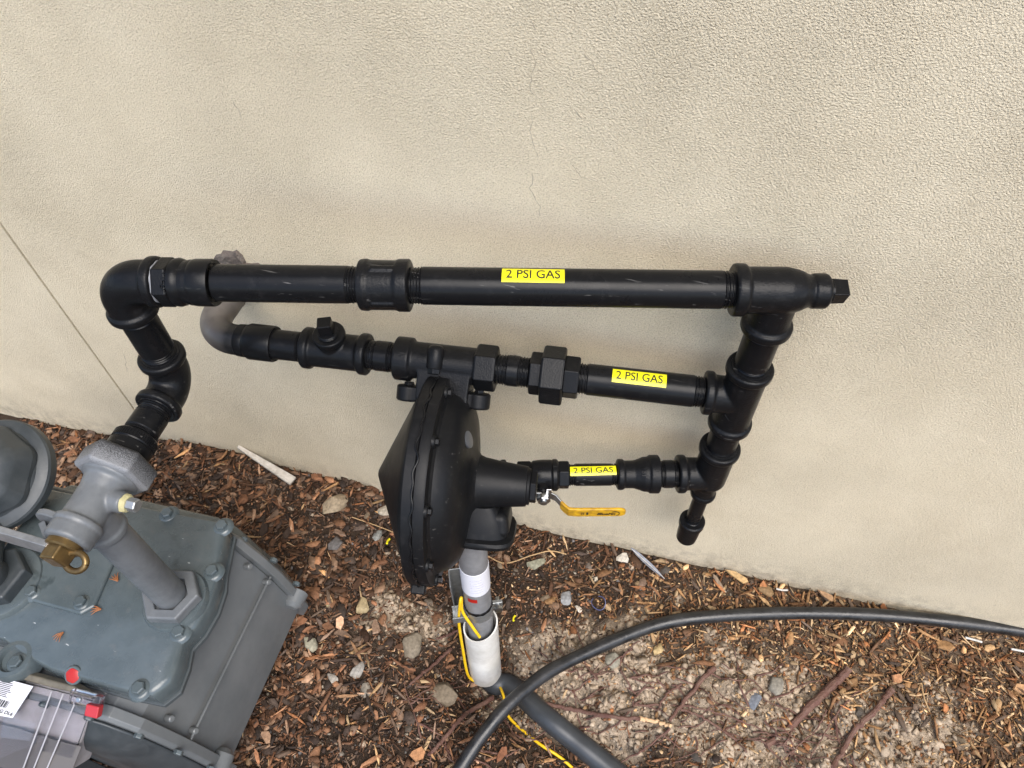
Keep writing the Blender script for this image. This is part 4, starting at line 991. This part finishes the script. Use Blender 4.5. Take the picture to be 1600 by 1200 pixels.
# ------------------------------------------------------------------ roots
def root(pts, r0, r1_, label, lift=.003, mat=ROOT):
    P = catmull([ground(x, y, lift) for x, y in pts], 8); n = len(P)
    P = P+rng.normal(size=P.shape)*np.array([.0010, .0010, .0008]); P[:, 2] += .006; rr = 1.05*np.linspace(r0, r1_, n)*(.85+.3*rng.random(n))
    o = build(MB().sweep(P, rr, 9), 'root', mat, base=P[n//2]); tag(o, label, 'root', 'roots exposed in the dug soil'); return o
root([(1325, 1046), (1300, 1072), (1265, 1105), (1235, 1135), (1195, 1168)], .0085, .0060, 'thickest bare reddish brown root right of the pale clay')
root([(1392, 1078), (1368, 1108), (1335, 1140), (1318, 1168), (1300, 1200)], .0055, .0045, 'reddish root under the upright orange leaf')
root([(800, 1085), (850, 1100), (905, 1112), (960, 1122), (1000, 1124)], .0045, .0040, 'long dark red root crossing the grey trench pipe', .012)
root([(998, 1124), (1020, 1128), (1046, 1134)], .0042, .0032, 'pale peeled end of the red root', .010, ROOTL)
root([(1115, 1045), (1095, 1065), (1070, 1095), (1045, 1128)], .0048, .0035, 'short dark root meeting the peeled pale root end')
root([(1090, 1058), (1055, 1075), (1035, 1095), (1018, 1124)], .0026, .0014, 'thin dark root beside the short dark root')
root([(930, 1100), (1000, 1103), (1070, 1104), (1130, 1118), (1190, 1142)], .0024, .0014, 'long thin root crossing pale clay')
root([(1060, 1108), (1100, 1124), (1150, 1158)], .0028, .0020, 'thin red root running down right over the clay')
root([(770, 1092), (735, 1112), (715, 1130), (690, 1160), (670, 1180)], .0050, .0030, 'dark red root left of the hose bottom end', .010)
root([(705, 1015), (680, 1038), (655, 1058), (640, 1072)], .0040, .0022, 'dark root left of the white sleeve', .008)
root([(720, 985), (700, 994), (682, 1000)], .0032, .0022, 'short root stub beside the strut post', .012)
root([(1045, 1140), (1005, 1172), (965, 1195), (940, 1215)], .0020, .0012, 'hair thin root at the bottom edge by the grey pipe', .008)
root([(1340, 1080), (1310, 1110), (1285, 1150), (1262, 1190)], .0018, .0010, 'thin wiry rootlet beside the thickest root', .006)
root([(1290, 1110), (1275, 1140), (1235, 1175), (1215, 1200)], .0016, .0009, 'wiry rootlet below the thickest root', .006)
root([(1005, 1000), (960, 1035), (905, 1075), (880, 1100)], .0016, .0010, 'fine dark rootlet under the hose', .006)

mb = MB(); r_ = np.random.default_rng(77)
for i in range(90):
    if i < 50: px, py = r_.uniform(880, 1230), r_.uniform(1040, 1180)
    elif i < 70: px, py = r_.uniform(1200, 1330), r_.uniform(1110, 1200)
    else: px, py = r_.uniform(640, 790), r_.uniform(1060, 1190)
    g0 = ground(px, py, .005); a = r_.uniform(-.9, .6)+(math.pi if r_.random() < .4 else 0); L_ = r_.uniform(.04, .16); P = []
    for k in range(12):
        P.append(g0.copy()); a += r_.normal()*.28; g0 = g0+np.array([math.cos(a), math.sin(a), 0])*L_/12; g0[2] = float(hgt(g0[0], g0[1]))+.005+.004*r_.random()
    mb.sweep(P, np.linspace(.0019, .0008, 12)*r_.uniform(.7, 1.4), 5)
o = build(mb, 'fine_rootlets', ROOT); o['kind'] = 'stuff'

# ------------------------------------------------------------------ loose ground cover
def rot_mats(yaw, tilt, tdir):
    n = len(yaw); cy, sy = np.cos(yaw), np.sin(yaw)
    Rz = np.zeros((n, 3, 3)); Rz[:, 0, 0] = cy; Rz[:, 0, 1] = -sy; Rz[:, 1, 0] = sy; Rz[:, 1, 1] = cy; Rz[:, 2, 2] = 1
    ax = np.stack([np.cos(tdir), np.sin(tdir), np.zeros(n)], -1); c, s_ = np.cos(tilt), np.sin(tilt)
    K = np.zeros((n, 3, 3)); K[:, 0, 2] = ax[:, 1]; K[:, 1, 2] = -ax[:, 0]; K[:, 2, 0] = -ax[:, 1]; K[:, 2, 1] = ax[:, 0]
    Rt = np.eye(3)[None]+s_[:, None, None]*K+(1-c)[:, None, None]*(K@K)
    return Rt@Rz
def chip_shape(n, seed):
    """flat irregular chip: two rings of k points"""
    r_ = np.random.default_rng(seed); k = 6
    a = np.arange(k)/k*2*np.pi+r_.normal(size=(n, k))*.22
    rad = .75+.35*r_.random((n, k)); x = np.cos(a)*rad*.5; y = np.sin(a)*rad*.5
    bend = (r_.random(n)-.5)*.7
    z0 = (x**2)*bend[:, None]*2+r_.normal(size=(n, k))*.05
    top = np.stack([x*.92, y*.92, z0], -1); bot = np.stack([x, y, z0], -1)
    f = [tuple(range(k)), tuple(range(2*k-1, k-1, -1))]+[(i, k+i, k+(i+1) % k, (i+1) % k) for i in range(k)]
    return top, bot, f, k
def scatter_chips(xs, ys, ln, asp, th, cols, seed, lift=.5, tilt=.35):
    n = len(xs); top, bot, f, k = chip_shape(n, seed); r_ = np.random.default_rng(seed+1)
    top = top*np.stack([ln, ln*asp, ln], -1)[:, None, :]; bot = bot*np.stack([ln, ln*asp, ln], -1)[:, None, :]
    top[..., 2] += th[:, None]*.5; bot[..., 2] -= th[:, None]*.5
    v = np.concatenate([top, bot], 1)
    Rm = rot_mats(r_.random(n)*6.283, np.abs(r_.normal(size=n))*tilt, r_.random(n)*6.283)
    v = np.einsum('nij,nkj->nki', Rm, v)
    zz = hgt(xs, ys)+lift*th+r_.random(n)*.004
    v += np.stack([xs, ys, zz], -1)[:, None, :]
    return v, f, k*2, np.repeat(cols, k*2, 0)
def stuff(name, v, f, kk, cols, mat, tris=None):
    n = len(v)
    me = bpy.data.meshes.new(name)
    base = np.arange(n)*kk
    loops = []; tot = []
    if tris is not None: loops = [tris]; tot = [np.full(len(tris), 3)]; f = []; n = v.shape[0]*v.shape[1]; kk = 1
    for q in f:
        loops.append(base[:, None]+np.array(q)[None, :]); tot.append(np.full(n, len(q)))
    L = np.concatenate([l.reshape(-1) for l in loops]); Tt = np.concatenate(tot); st_ = np.concatenate([[0], np.cumsum(Tt)[:-1]])
    me.vertices.add(n*kk); me.vertices.foreach_set('co', v.reshape(-1).astype(np.float32))
    me.loops.add(len(L)); me.loops.foreach_set('vertex_index', L.astype(np.int32))
    me.polygons.add(len(Tt)); me.polygons.foreach_set('loop_start', st_.astype(np.int32))
    me.update(calc_edges=True); me.validate()
    a = me.color_attributes.new('Col', 'FLOAT_COLOR', 'POINT')
    a.data.foreach_set('color', np.concatenate([cols, np.ones((len(cols), 1))], 1).reshape(-1).astype(np.float32))
    me.materials.append(mat); o = bpy.data.objects.new(name, me); COL.objects.link(o); o['kind'] = 'stuff'; return o
def pos(n, seed, dens):
    r_ = np.random.default_rng(seed); X = []; Y = []; tot = 0
    while tot < n:
        x = r_.uniform(-1.6, 1.45, n*2); y = r_.uniform(-1.15, -.004, n*2)
        k_ = r_.random(n*2) < dens(x, y); X.append(x[k_]); Y.append(y[k_]); tot += k_.sum()
    return np.concatenate(X)[:n], np.concatenate(Y)[:n]
BARK = np.array([[.070, .036, .020], [.105, .052, .028], [.17, .080, .042], [.040, .026, .019], [.23, .115, .060], [.060, .042, .032], [.13, .085, .058], [.26, .16, .10]])
TANW = np.array([[.34, .19, .085], [.46, .29, .145], [.22, .115, .055], [.17, .085, .042], [.46, .32, .18], [.12, .065, .036], [.10, .07, .05], [.26, .11, .045]])
STON = np.array([[.20, .17, .135], [.27, .23, .18], [.14, .125, .11], [.33, .28, .21], [.17, .155, .15], [.24, .17, .11], [.10, .095, .092]])
def palette(x, y, seed, bias=0.0):
    r_ = np.random.default_rng(seed); n = len(x)
    m = sstep(-.35, .45, x+(vnoise(x, y, 4, 31)-.5)*.5)+bias
    a = BARK[r_.integers(0, len(BARK), n)]; b = TANW[r_.integers(0, len(TANW), n)]
    pick = r_.random(n) < m
    hot = r_.random((n, 1)) < .16
    return np.where(pick[:, None], b, a)*(.55+.75*r_.random((n, 1)))*np.where(hot, 1.7, 1.0)
d_mulch = lambda x, y: np.clip((1-clay(x, y)*.78)*(.55+.45*sstep(-.3, -.9, x)+.25*sstep(.1, .6, x))*sstep(.0, .07, np.hypot(x-PIT[0], y-PIT[1]))*(.35+1.1*vnoise(x, y, 11, 40)), 0, 1)
d_left = lambda x, y: np.clip(d_mulch(x, y)*sstep(-.15, -.7, x)+.06*(1-clay(x, y)), 0, 1)
d_all = lambda x, y: np.clip(1-clay(x, y)*.55, .05, 1)
# fine litter
x, y = pos(70000, 1, d_all); r_ = np.random.default_rng(2)
v, f, kk, c = scatter_chips(x, y, r_.uniform(.003, .0110, len(x)), r_.uniform(.25, .8, len(x)), r_.uniform(.0008, .002, len(x)), palette(x, y, 3), 4, .6, .5)
stuff('mulch_litter', v, f, kk, c, CHIP)
# shredded slivers
x, y = pos(26000, 5, d_mulch); r_ = np.random.default_rng(6)
v, f, kk, c = scatter_chips(x, y, r_.uniform(.012, .034, len(x)), r_.uniform(.06, .16, len(x)), r_.uniform(.0008, .0018, len(x)), palette(x, y, 7, .08), 8, 1.2, .30)
stuff('mulch_slivers', v, f, kk, c, CHIP)
# bark chips
x, y = pos(6500, 9, d_left); r_ = np.random.default_rng(10)
v, f, kk, c = scatter_chips(x, y, r_.uniform(.012, .042, len(x)), r_.uniform(.25, .75, len(x)), r_.uniform(.002, .005, len(x)), palette(x, y, 12, -.1), 13, .8, .42)
stuff('bark_mulch', v, f, kk, c, CHIP)
x, y = pos(3800, 14, d_mulch); r_ = np.random.default_rng(15)
v, f, kk, c = scatter_chips(x, y, r_.uniform(.010, .024, len(x)), r_.uniform(.3, .8, len(x)), r_.uniform(.002, .004, len(x)), palette(x, y, 16), 17, .8, .42)
stuff('wood_chips', v, f, kk, c, CHIP)
x, y = pos(5200, 24, lambda x, y: np.clip(d_mulch(x, y)*1.2, 0, 1)); r_ = np.random.default_rng(25)
v, f, kk, c = scatter_chips(x, y, r_.uniform(.022, .060, len(x)), r_.uniform(.07, .20, len(x)), r_.uniform(.0015, .0035, len(x)), palette(x, y, 26, .22)*1.15, 27, 1.6, .25)
stuff('shredded_bark', v, f, kk, c, CHIP)
# gravel, soil clods
def ico(sub):
    bm = bmesh.new(); bmesh.ops.create_icosphere(bm, subdivisions=sub, radius=1); v = np.array([p.co[:] for p in bm.verts]); bm.verts.index_update()
    f = [tuple(q.index for q in p.verts) for p in bm.faces]; bm.free(); return v, f
I1 = ico(1)
def lumps(xs, ys, rad, cols, seed, sink=.35):
    n = len(xs); r_ = np.random.default_rng(seed); v0, f = I1
    v = v0[None]*(1+.22*r_.normal(size=(n, len(v0), 1)))*rad[:, None, None]*np.stack([r_.uniform(.8, 1.3, n), r_.uniform(.7, 1.1, n), r_.uniform(.45, .8, n)], -1)[:, None, :]
    Rm = rot_mats(r_.random(n)*6.283, r_.random(n)*.5, r_.random(n)*6.283); v = np.einsum('nij,nkj->nki', Rm, v)
    v += np.stack([xs, ys, hgt(xs, ys)+rad*sink], -1)[:, None, :]
    return v, f, len(v0), np.repeat(cols, len(v0), 0)
d_st = lambda x, y: np.clip(np.exp(-((x+.28)/.42)**2)*.8+.15, 0, 1)*(.5+.5*vnoise(x, y, 7, 44))
def hulls(k, npt, seed, jag=.25):
    r_ = np.random.default_rng(seed); out = []
    for _ in range(k):
        bm = bmesh.new(); P = r_.normal(size=(npt, 3)); P /= np.linalg.norm(P, axis=1)[:, None]; P *= (1-jag)+jag*r_.random((npt, 1))
        for p_ in P: bm.verts.new(p_)
        bmesh.ops.convex_hull(bm, input=bm.verts); bmesh.ops.delete(bm, geom=[q for q in bm.verts if not q.link_faces], context='VERTS')
        bm.verts.index_update(); out.append((np.array([q.co[:] for q in bm.verts]), [tuple(k_.index for k_ in q.verts) for q in bm.faces])); bm.free()
    return out
def rubble(name, xs, ys, rad, cols, seed, sink, flat=(.45, .8), npt=11):
    r_ = np.random.default_rng(seed); T_ = hulls(14, npt, seed); V = []; FL = []; FT_ = []; CC = []; off = 0
    grp = r_.integers(0, len(T_), len(xs))
    for g, (v0, f) in enumerate(T_):
        k_ = np.nonzero(grp == g)[0]; n = len(k_)
        if n == 0: continue
        v = v0[None]*rad[k_][:, None, None]*np.stack([r_.uniform(.8, 1.35, n), r_.uniform(.7, 1.1, n), r_.uniform(*flat, n)], -1)[:, None, :]
        Rm = rot_mats(r_.random(n)*6.283, r_.random(n)*.6, r_.random(n)*6.283); v = np.einsum('nij,nkj->nki', Rm, v)
        v += np.stack([xs[k_], ys[k_], hgt(xs[k_], ys[k_])+rad[k_]*sink], -1)[:, None, :]
        F3 = np.array(f); FL.append((np.arange(n)[:, None, None]*len(v0)+F3[None]+off).reshape(-1, 3)); V.append(v.reshape(-1, 3)); CC.append(np.repeat(cols[k_], len(v0), 0)); off += n*len(v0)
    V = np.concatenate(V); FL = np.concatenate(FL); CC = np.concatenate(CC)
    return stuff(name, V.reshape(1, -1, 3), [tuple()], 0, CC, PEB, FL)
x, y = pos(4200, 18, d_st); r_ = np.random.default_rng(19)
rubble('gravel', x, y, r_.uniform(.0015, .0060, len(x)), STON[r_.integers(0, len(STON), len(x))]*(.6+.6*r_.random((len(x), 1))), 20, .3)
x, y = pos(15000, 21, lambda x, y: np.clip(clay(x, y)+.015, 0, 1)); r_ = np.random.default_rng(22)
rubble('soil_clods', x, y, .0010+.012*r_.random(len(x))**6, np.array([.395, .308, .220])*(.75+.35*r_.random((len(x), 1)))*np.array([1, 1, 1])+r_.normal(size=(len(x), 1))*.01, 23, .0, (.35, .65))

# individuals -----------------------------------------------------
def set_col(me, col):
    a = me.color_attributes.new('Col', 'FLOAT_COLOR', 'POINT'); n = len(me.vertices)
    a.data.foreach_set('color', np.tile([*col, 1], n).astype(np.float32))
def stone(p, rad, col, label, group, sq=(1.2, .9, .6), seed=0, sink=.4, angular=.16, rotz=None):
    r_ = np.random.default_rng(seed); bm = bmesh.new()
    P = r_.normal(size=(15+int(rad*500), 3)); P /= np.linalg.norm(P, axis=1)[:, None]; P *= (.80+.25*r_.random((len(P), 1)))
    P = P*np.array(sq)*rad; a = r_.random()*6.28 if rotz is None else rotz; c, s_ = math.cos(a), math.sin(a)
    P = P@np.array([[c, -s_, 0], [s_, c, 0], [0, 0, 1]]).T
    for p_ in P: bm.verts.new(p_)
    bmesh.ops.convex_hull(bm, input=bm.verts); bmesh.ops.delete(bm, geom=[q for q in bm.verts if not q.link_faces], context='VERTS')
    bmesh.ops.bevel(bm, geom=bm.edges[:], offset=rad*.07, segments=1, affect='EDGES', clamp_overlap=True)
    bm.verts.index_update(); v = np.array([q.co[:] for q in bm.verts]); f = [tuple(k.index for k in q.verts) for q in bm.faces]; bm.free()
    me = bpy.data.meshes.new('stone'); me.from_pydata(v.tolist(), [], f); me.update(); fix(me, 24)
    set_col(me, col); me.materials.append(PEB); o = bpy.data.objects.new('stone', me); COL.objects.link(o)
    o.location = (p[0], p[1], float(hgt(p[0], p[1]))+rad*sq[2]*sink); tag(o, label, 'stone', group); return o
GST = 'stones lying in the mulch'
named = [(972, 874, .0150, (.58, .53, .45), 'pale cream pebble below the grey feather'), (838, 882, .0170, (.26, .25, .18), 'greenish grey stone right of the riser pipe'),
 (605, 800, .0200, (.46, .40, .31), 'pale round stone half behind the round regulator'), (525, 792, .0300, (.33, .26, .175), 'largest jagged tan stone near the wall left of the regulator'),
 (568, 950, .0215, (.34, .265, .15), 'rounded ochre stone below the round regulator'), (485, 1008, .0190, (.30, .28, .21), 'grey green stone beside the meter flange'),
 (525, 852, .0180, (.13, .12, .115), 'dark grey pointed stone left of the regulator'), (517, 950, .0125, (.30, .24, .14), 'flat tan stone left of the rounded ochre stone'),
 (884, 936, .0160, (.24, .24, .24), 'flat light grey stone above the black hose'), (903, 952, .0085, (.56, .50, .42), 'small cream pebble above the hose bend'),
 (1118, 1064, .0, (.0, 0, 0), ''), (957, 1033, .0190, (.24, .22, .17), 'round mottled stone just under the hose'), (1028, 1016, .0120, (.46, .34, .17), 'yellowish chunk on the pale clay'),
 (1212, 1072, .0200, (.21, .19, .155), 'grey angular stone beside the thick root'), (1178, 1095, .0170, (.15, .16, .18), 'blue grey slate chip standing on the clay'),
 (558, 1048, .0170, (.28, .26, .23), 'pale grey stone between meter and riser'), (572, 1080, .0150, (.24, .21, .17), 'brown grey stone below the pale grey stone'), (520, 1062, .0130, (.33, .30, .26), 'small pale stone right of the meter'),
 (590, 838, .0150, (.25, .25, .23), 'grey flat stone by the yellow scrap'), (1195, 925, .0170, (.25, .16, .08), 'brown stone at the wall foot'), (1020, 868, .0, (0, 0, 0), ''),
 (930, 905, .0085, (.52, .46, .36), 'little cream pebble below the pale one'), (586, 853, .0065, (.60, .55, .48), 'tiny white pebble near the yellow scrap'), (645, 1010, .0240, (.20, .165, .12), 'clay coloured stone at the pit edge'),
 (690, 1085, .0330, (.17, .135, .095), 'big soil crusted stone in the pit'), (1245, 1130, .0, (0, 0, 0), '')]
for i, (px, py, rad, col, lb) in enumerate(named):
    if rad == 0: continue
    stone(ground(px, py), rad, col, lb, GST, (1.15+.25*random.random(), .85+.2*random.random(), .55+.25*random.random()), 100+i, .45)
x, y = pos(70, 50, d_st); r_ = np.random.default_rng(51)
for i in range(70):
    stone((x[i], y[i]), r_.uniform(.006, .013), STON[r_.integers(0, len(STON))]*np.array([1, .88, .74])*(.5+.5*r_.random()), 'small grey or brown stone lying loose among the mulch', 'small loose stones', (1.2, .9, .6), 300+i, .5)
def chip(p, ln, asp, th, col, rz, tl, label, group, name='wood_chip', cat='wood chip', seed=0, lift=.006):
    top, bot, f, k = chip_shape(1, seed); v = np.concatenate([top, bot], 1)[0]; v[:, :3] *= np.array([ln, ln*asp, ln*.6]); v[:k, 2] += th/2; v[k:, 2] -= th/2
    me = bpy.data.meshes.new(name); me.from_pydata(v.tolist(), [], f); me.update(); fix(me, 30)
    set_col(me, col); me.materials.append(CHIP); o = bpy.data.objects.new(name, me); COL.objects.link(o)
    o.location = (p[0], p[1], float(hgt(p[0], p[1]))+lift); o.rotation_euler = (tl[0], tl[1], rz); tag(o, label, cat, group); return o
x, y = pos(200, 60, d_left); r_ = np.random.default_rng(61); pc_ = palette(x, y, 62, -.05)*1.25
for i in range(200):
    chip((x[i], y[i]), r_.uniform(.028, .052), r_.uniform(.22, .6), r_.uniform(.003, .006), pc_[i], r_.random()*6.28, (r_.normal()*.25, r_.normal()*.25), 'larger brown bark chip lying on the mulch', 'larger bark chips', 'bark_chip', 'bark chip', 700+i, .009)
for i, (px, py, ln, asp, col, rz, lb) in enumerate([
 (1150, 905, .062, .30, (.46, .30, .14), -.25, 'broad pale splintered wood chip against the wall foot'), (1120, 912, .05, .22, (.26, .19, .13), -.9, 'grey weathered wood sliver near the wall foot'),
 (1400, 1062, .030, .75, (.40, .20, .10), .6, 'curled orange leaf scrap above the reddish root'), (1590, 1078, .042, .6, (.42, .24, .12), .2, 'dry tan leaf at the right edge'),
 (655, 1180, .036, .7, (.38, .19, .09), .5, 'dry orange leaf at the bottom left of the hose'), (785, 1180, .042, .45, (.22, .095, .05), 1.2, 'dark red leaf between the hose and the grey pipe'),
 (1290, 935, .050, .35, (.36, .22, .12), -.2, 'tan bark strip between hose and wall'), (560, 1022, .060, .12, (.22, .12, .06), -.7, 'straight brown stick right of the meter'),
 (120, 690, .040, .55, (.20, .095, .05), .4, 'reddish bark flake on the mound behind the meter'), (1230, 960, .0, 0, (0, 0, 0), 0, ''),
 (545, 1090, .055, .13, (.30, .17, .09), .3, 'pale brown splinter near the meter flange'), (430, 815, .055, .15, (.22, .11, .06), .9, 'thin red brown stick behind the meter')]):
    if ln: chip(ground(px, py), ln, asp, .004, col, rz, (.15, .2), lb, 'distinct wood pieces', 'wood_piece', 'wood piece', 1200+i, .012)
# straw-like stems
def stem(pts, r_, col_mat, label, name='straw', cat='straw', lift=.010, grp='straws on the ground'):
    P = catmull([ground(x, y, lift) for x, y in pts], 6)
    o = build(MB().sweep(P, r_, 6), name, col_mat, base=P[0]); tag(o, label, cat, grp); return o
STRAW = simple('dry_straw', (.42, .27, .13), .7); WSTR = simple('white_stick', (.62, .60, .56), .6, vsc=60, col2=(.42, .39, .34))
stem([(760, 868), (790, 880), (830, 868), (860, 861), (885, 866)], .0014, STRAW, 'long bent straw right of the riser pipe')
stem([(550, 808), (590, 822), (625, 836)], .0012, STRAW, 'thin straw left of the regulator')
stem([(1408, 1055), (1422, 1038), (1436, 1018)], .0011, STRAW, 'straw sticking out above the curled leaf')
stem([(1440, 1068), (1444, 1090), (1455, 1118), (1464, 1132)], .0012, STRAW, 'bent pine needle on the right soil')
stem([(1300, 1090), (1340, 1085), (1372, 1066)], .0012, STRAW, 'thin pale stem beside the two roots')
stem([(1508, 996), (1520, 999), (1534, 1003)], .0024, WSTR, 'short white stick below the hose right side', 'white_stick', 'stick', .012, 'white sticks')
stem([(1580, 1014), (1596, 1017), (1615, 1021)], .0024, WSTR, 'white stick at the right edge', 'white_stick', 'stick', .012, 'white sticks')
stem([(1213, 920), (1222, 922), (1231, 922)], .0022, WSTR, 'short white stick between hose and wall', 'white_stick', 'stick', .012, 'white sticks')
# broken white trim strip by the wall
a_, b_ = ground(372, 698, .035), ground(458, 752, .020)
dv_ = nrm(b_-a_); sv = nrm(np.cross(UPV, dv_)); wv = np.cross(dv_, sv)
mb = MB().prism([[a_+sv*s1*w1+wv*s2*.004 for s1, s2 in ((-1, -1), (1, -1), (1, 1), (-1, 1))] for a_, w1 in ((a_, .004), ((a_+b_)/2, .008), (b_, .0115))])
o = build(mb, 'broken_trim', simple('weathered_white_wood', (.56, .52, .46), .7, 0, 200, .6, .002, vsc=60, col2=(.34, .30, .25)), base=b_, bevel=.001, smooth=False)
tag(o, 'broken white wooden strip leaning against the wall foot', 'wood strip')
# feather
fa, fb_ = ground(986, 857, .02), ground(1038, 905, .008)
FT = thing('feather', fb_, 'grey bird feather lying beside the wall foot', 'feather')
FM = simple('feather_grey', (.27, .28, .31), .6, 0, 400, .5, .001, vsc=90, col2=(.15, .155, .18)); dv_ = nrm(fb_-fa); sv = nrm(np.cross(UPV, dv_)); Lf = np.linalg.norm(fb_-fa)
build(MB().sweep([fa, (fa+fb_)/2+UPV*.002, fb_+UPV*.004], [.0009, .0008, .0005], 6), 'shaft', WSTR, FT)
for s_ in (-1, 1):
    v = []; n_ = 16
    for i in range(n_+1):
        t = i/n_; w__ = .0055*math.sin(math.pi*min(1, t*1.02+.02))**.6+.0006*random.random(); p = fa+(fb_-fa)*t
        v += [p+UPV*.0005, p+sv*s_*w__+UPV*.003, p+sv*s_*w__+UPV*.0024, p-UPV*.0003]
    build(MB().add(v, [(i*4+j, i*4+(j+1) % 4, i*4+4+(j+1) % 4, i*4+4+j) for i in range(n_) for j in range(4)]), 'vane', FM, FT)
# small coloured scraps
def ringy(px, py, rad, r_, mat, a0, a1, name, label, cat):
    c = ground(px, py, .010); P = [c+np.array([math.cos(a)*rad, math.sin(a)*rad, .004*math.sin(a*2)]) for a in np.linspace(a0, a1, 26)]
    o = build(MB().sweep(P, r_, 8), name, mat, base=c); tag(o, label, cat); return o
ringy(935, 942, .0155, .0011, BLUEP, 2.6, 8.0, 'plastic_ring', 'thin blue plastic ring on the mulch above the hose', 'plastic ring')
YS = simple('yellow_plastic', (.80, .70, .02), .4)
ringy(812, 968, .014, .0022, YS, 2.6, 3.7, 'wire_scrap', 'short yellow wire scrap right of the white sleeve', 'wire scrap')
ringy(617, 848, .018, .0026, YS, 2.7, 3.6, 'wire_scrap', 'short yellow wire scrap left of the round regulator', 'wire scrap')
for i, (px, py) in enumerate([(184, 908), (158, 952), (99, 988)]):
    c = atz(px, py, ZT+.003); mb = MB()
    for q in range(4):
        a = 2.1+i*.9+q*.35; mb.sweep([c, c+np.array([math.cos(a)*.008, math.sin(a)*.008, .003]), c+np.array([math.cos(a)*.016, math.sin(a)*.016, .001])], [.0012, .0010, .0004], 5)
    o = build(mb, 'dry_twig', simple('dry_cedar_%d' % i, (.24, .085, .025), .7), base=c)
    tag(o, ['dry orange cedar sprig beside the valve pipe on the meter', 'dry orange cedar sprig by the raised pad corner on the meter', 'dry brown sprig in the middle of the meter top'][i], 'sprig', 'dry sprigs on the meter')
for o in bpy.data.objects:
    if '_base' in o: del o['_base']
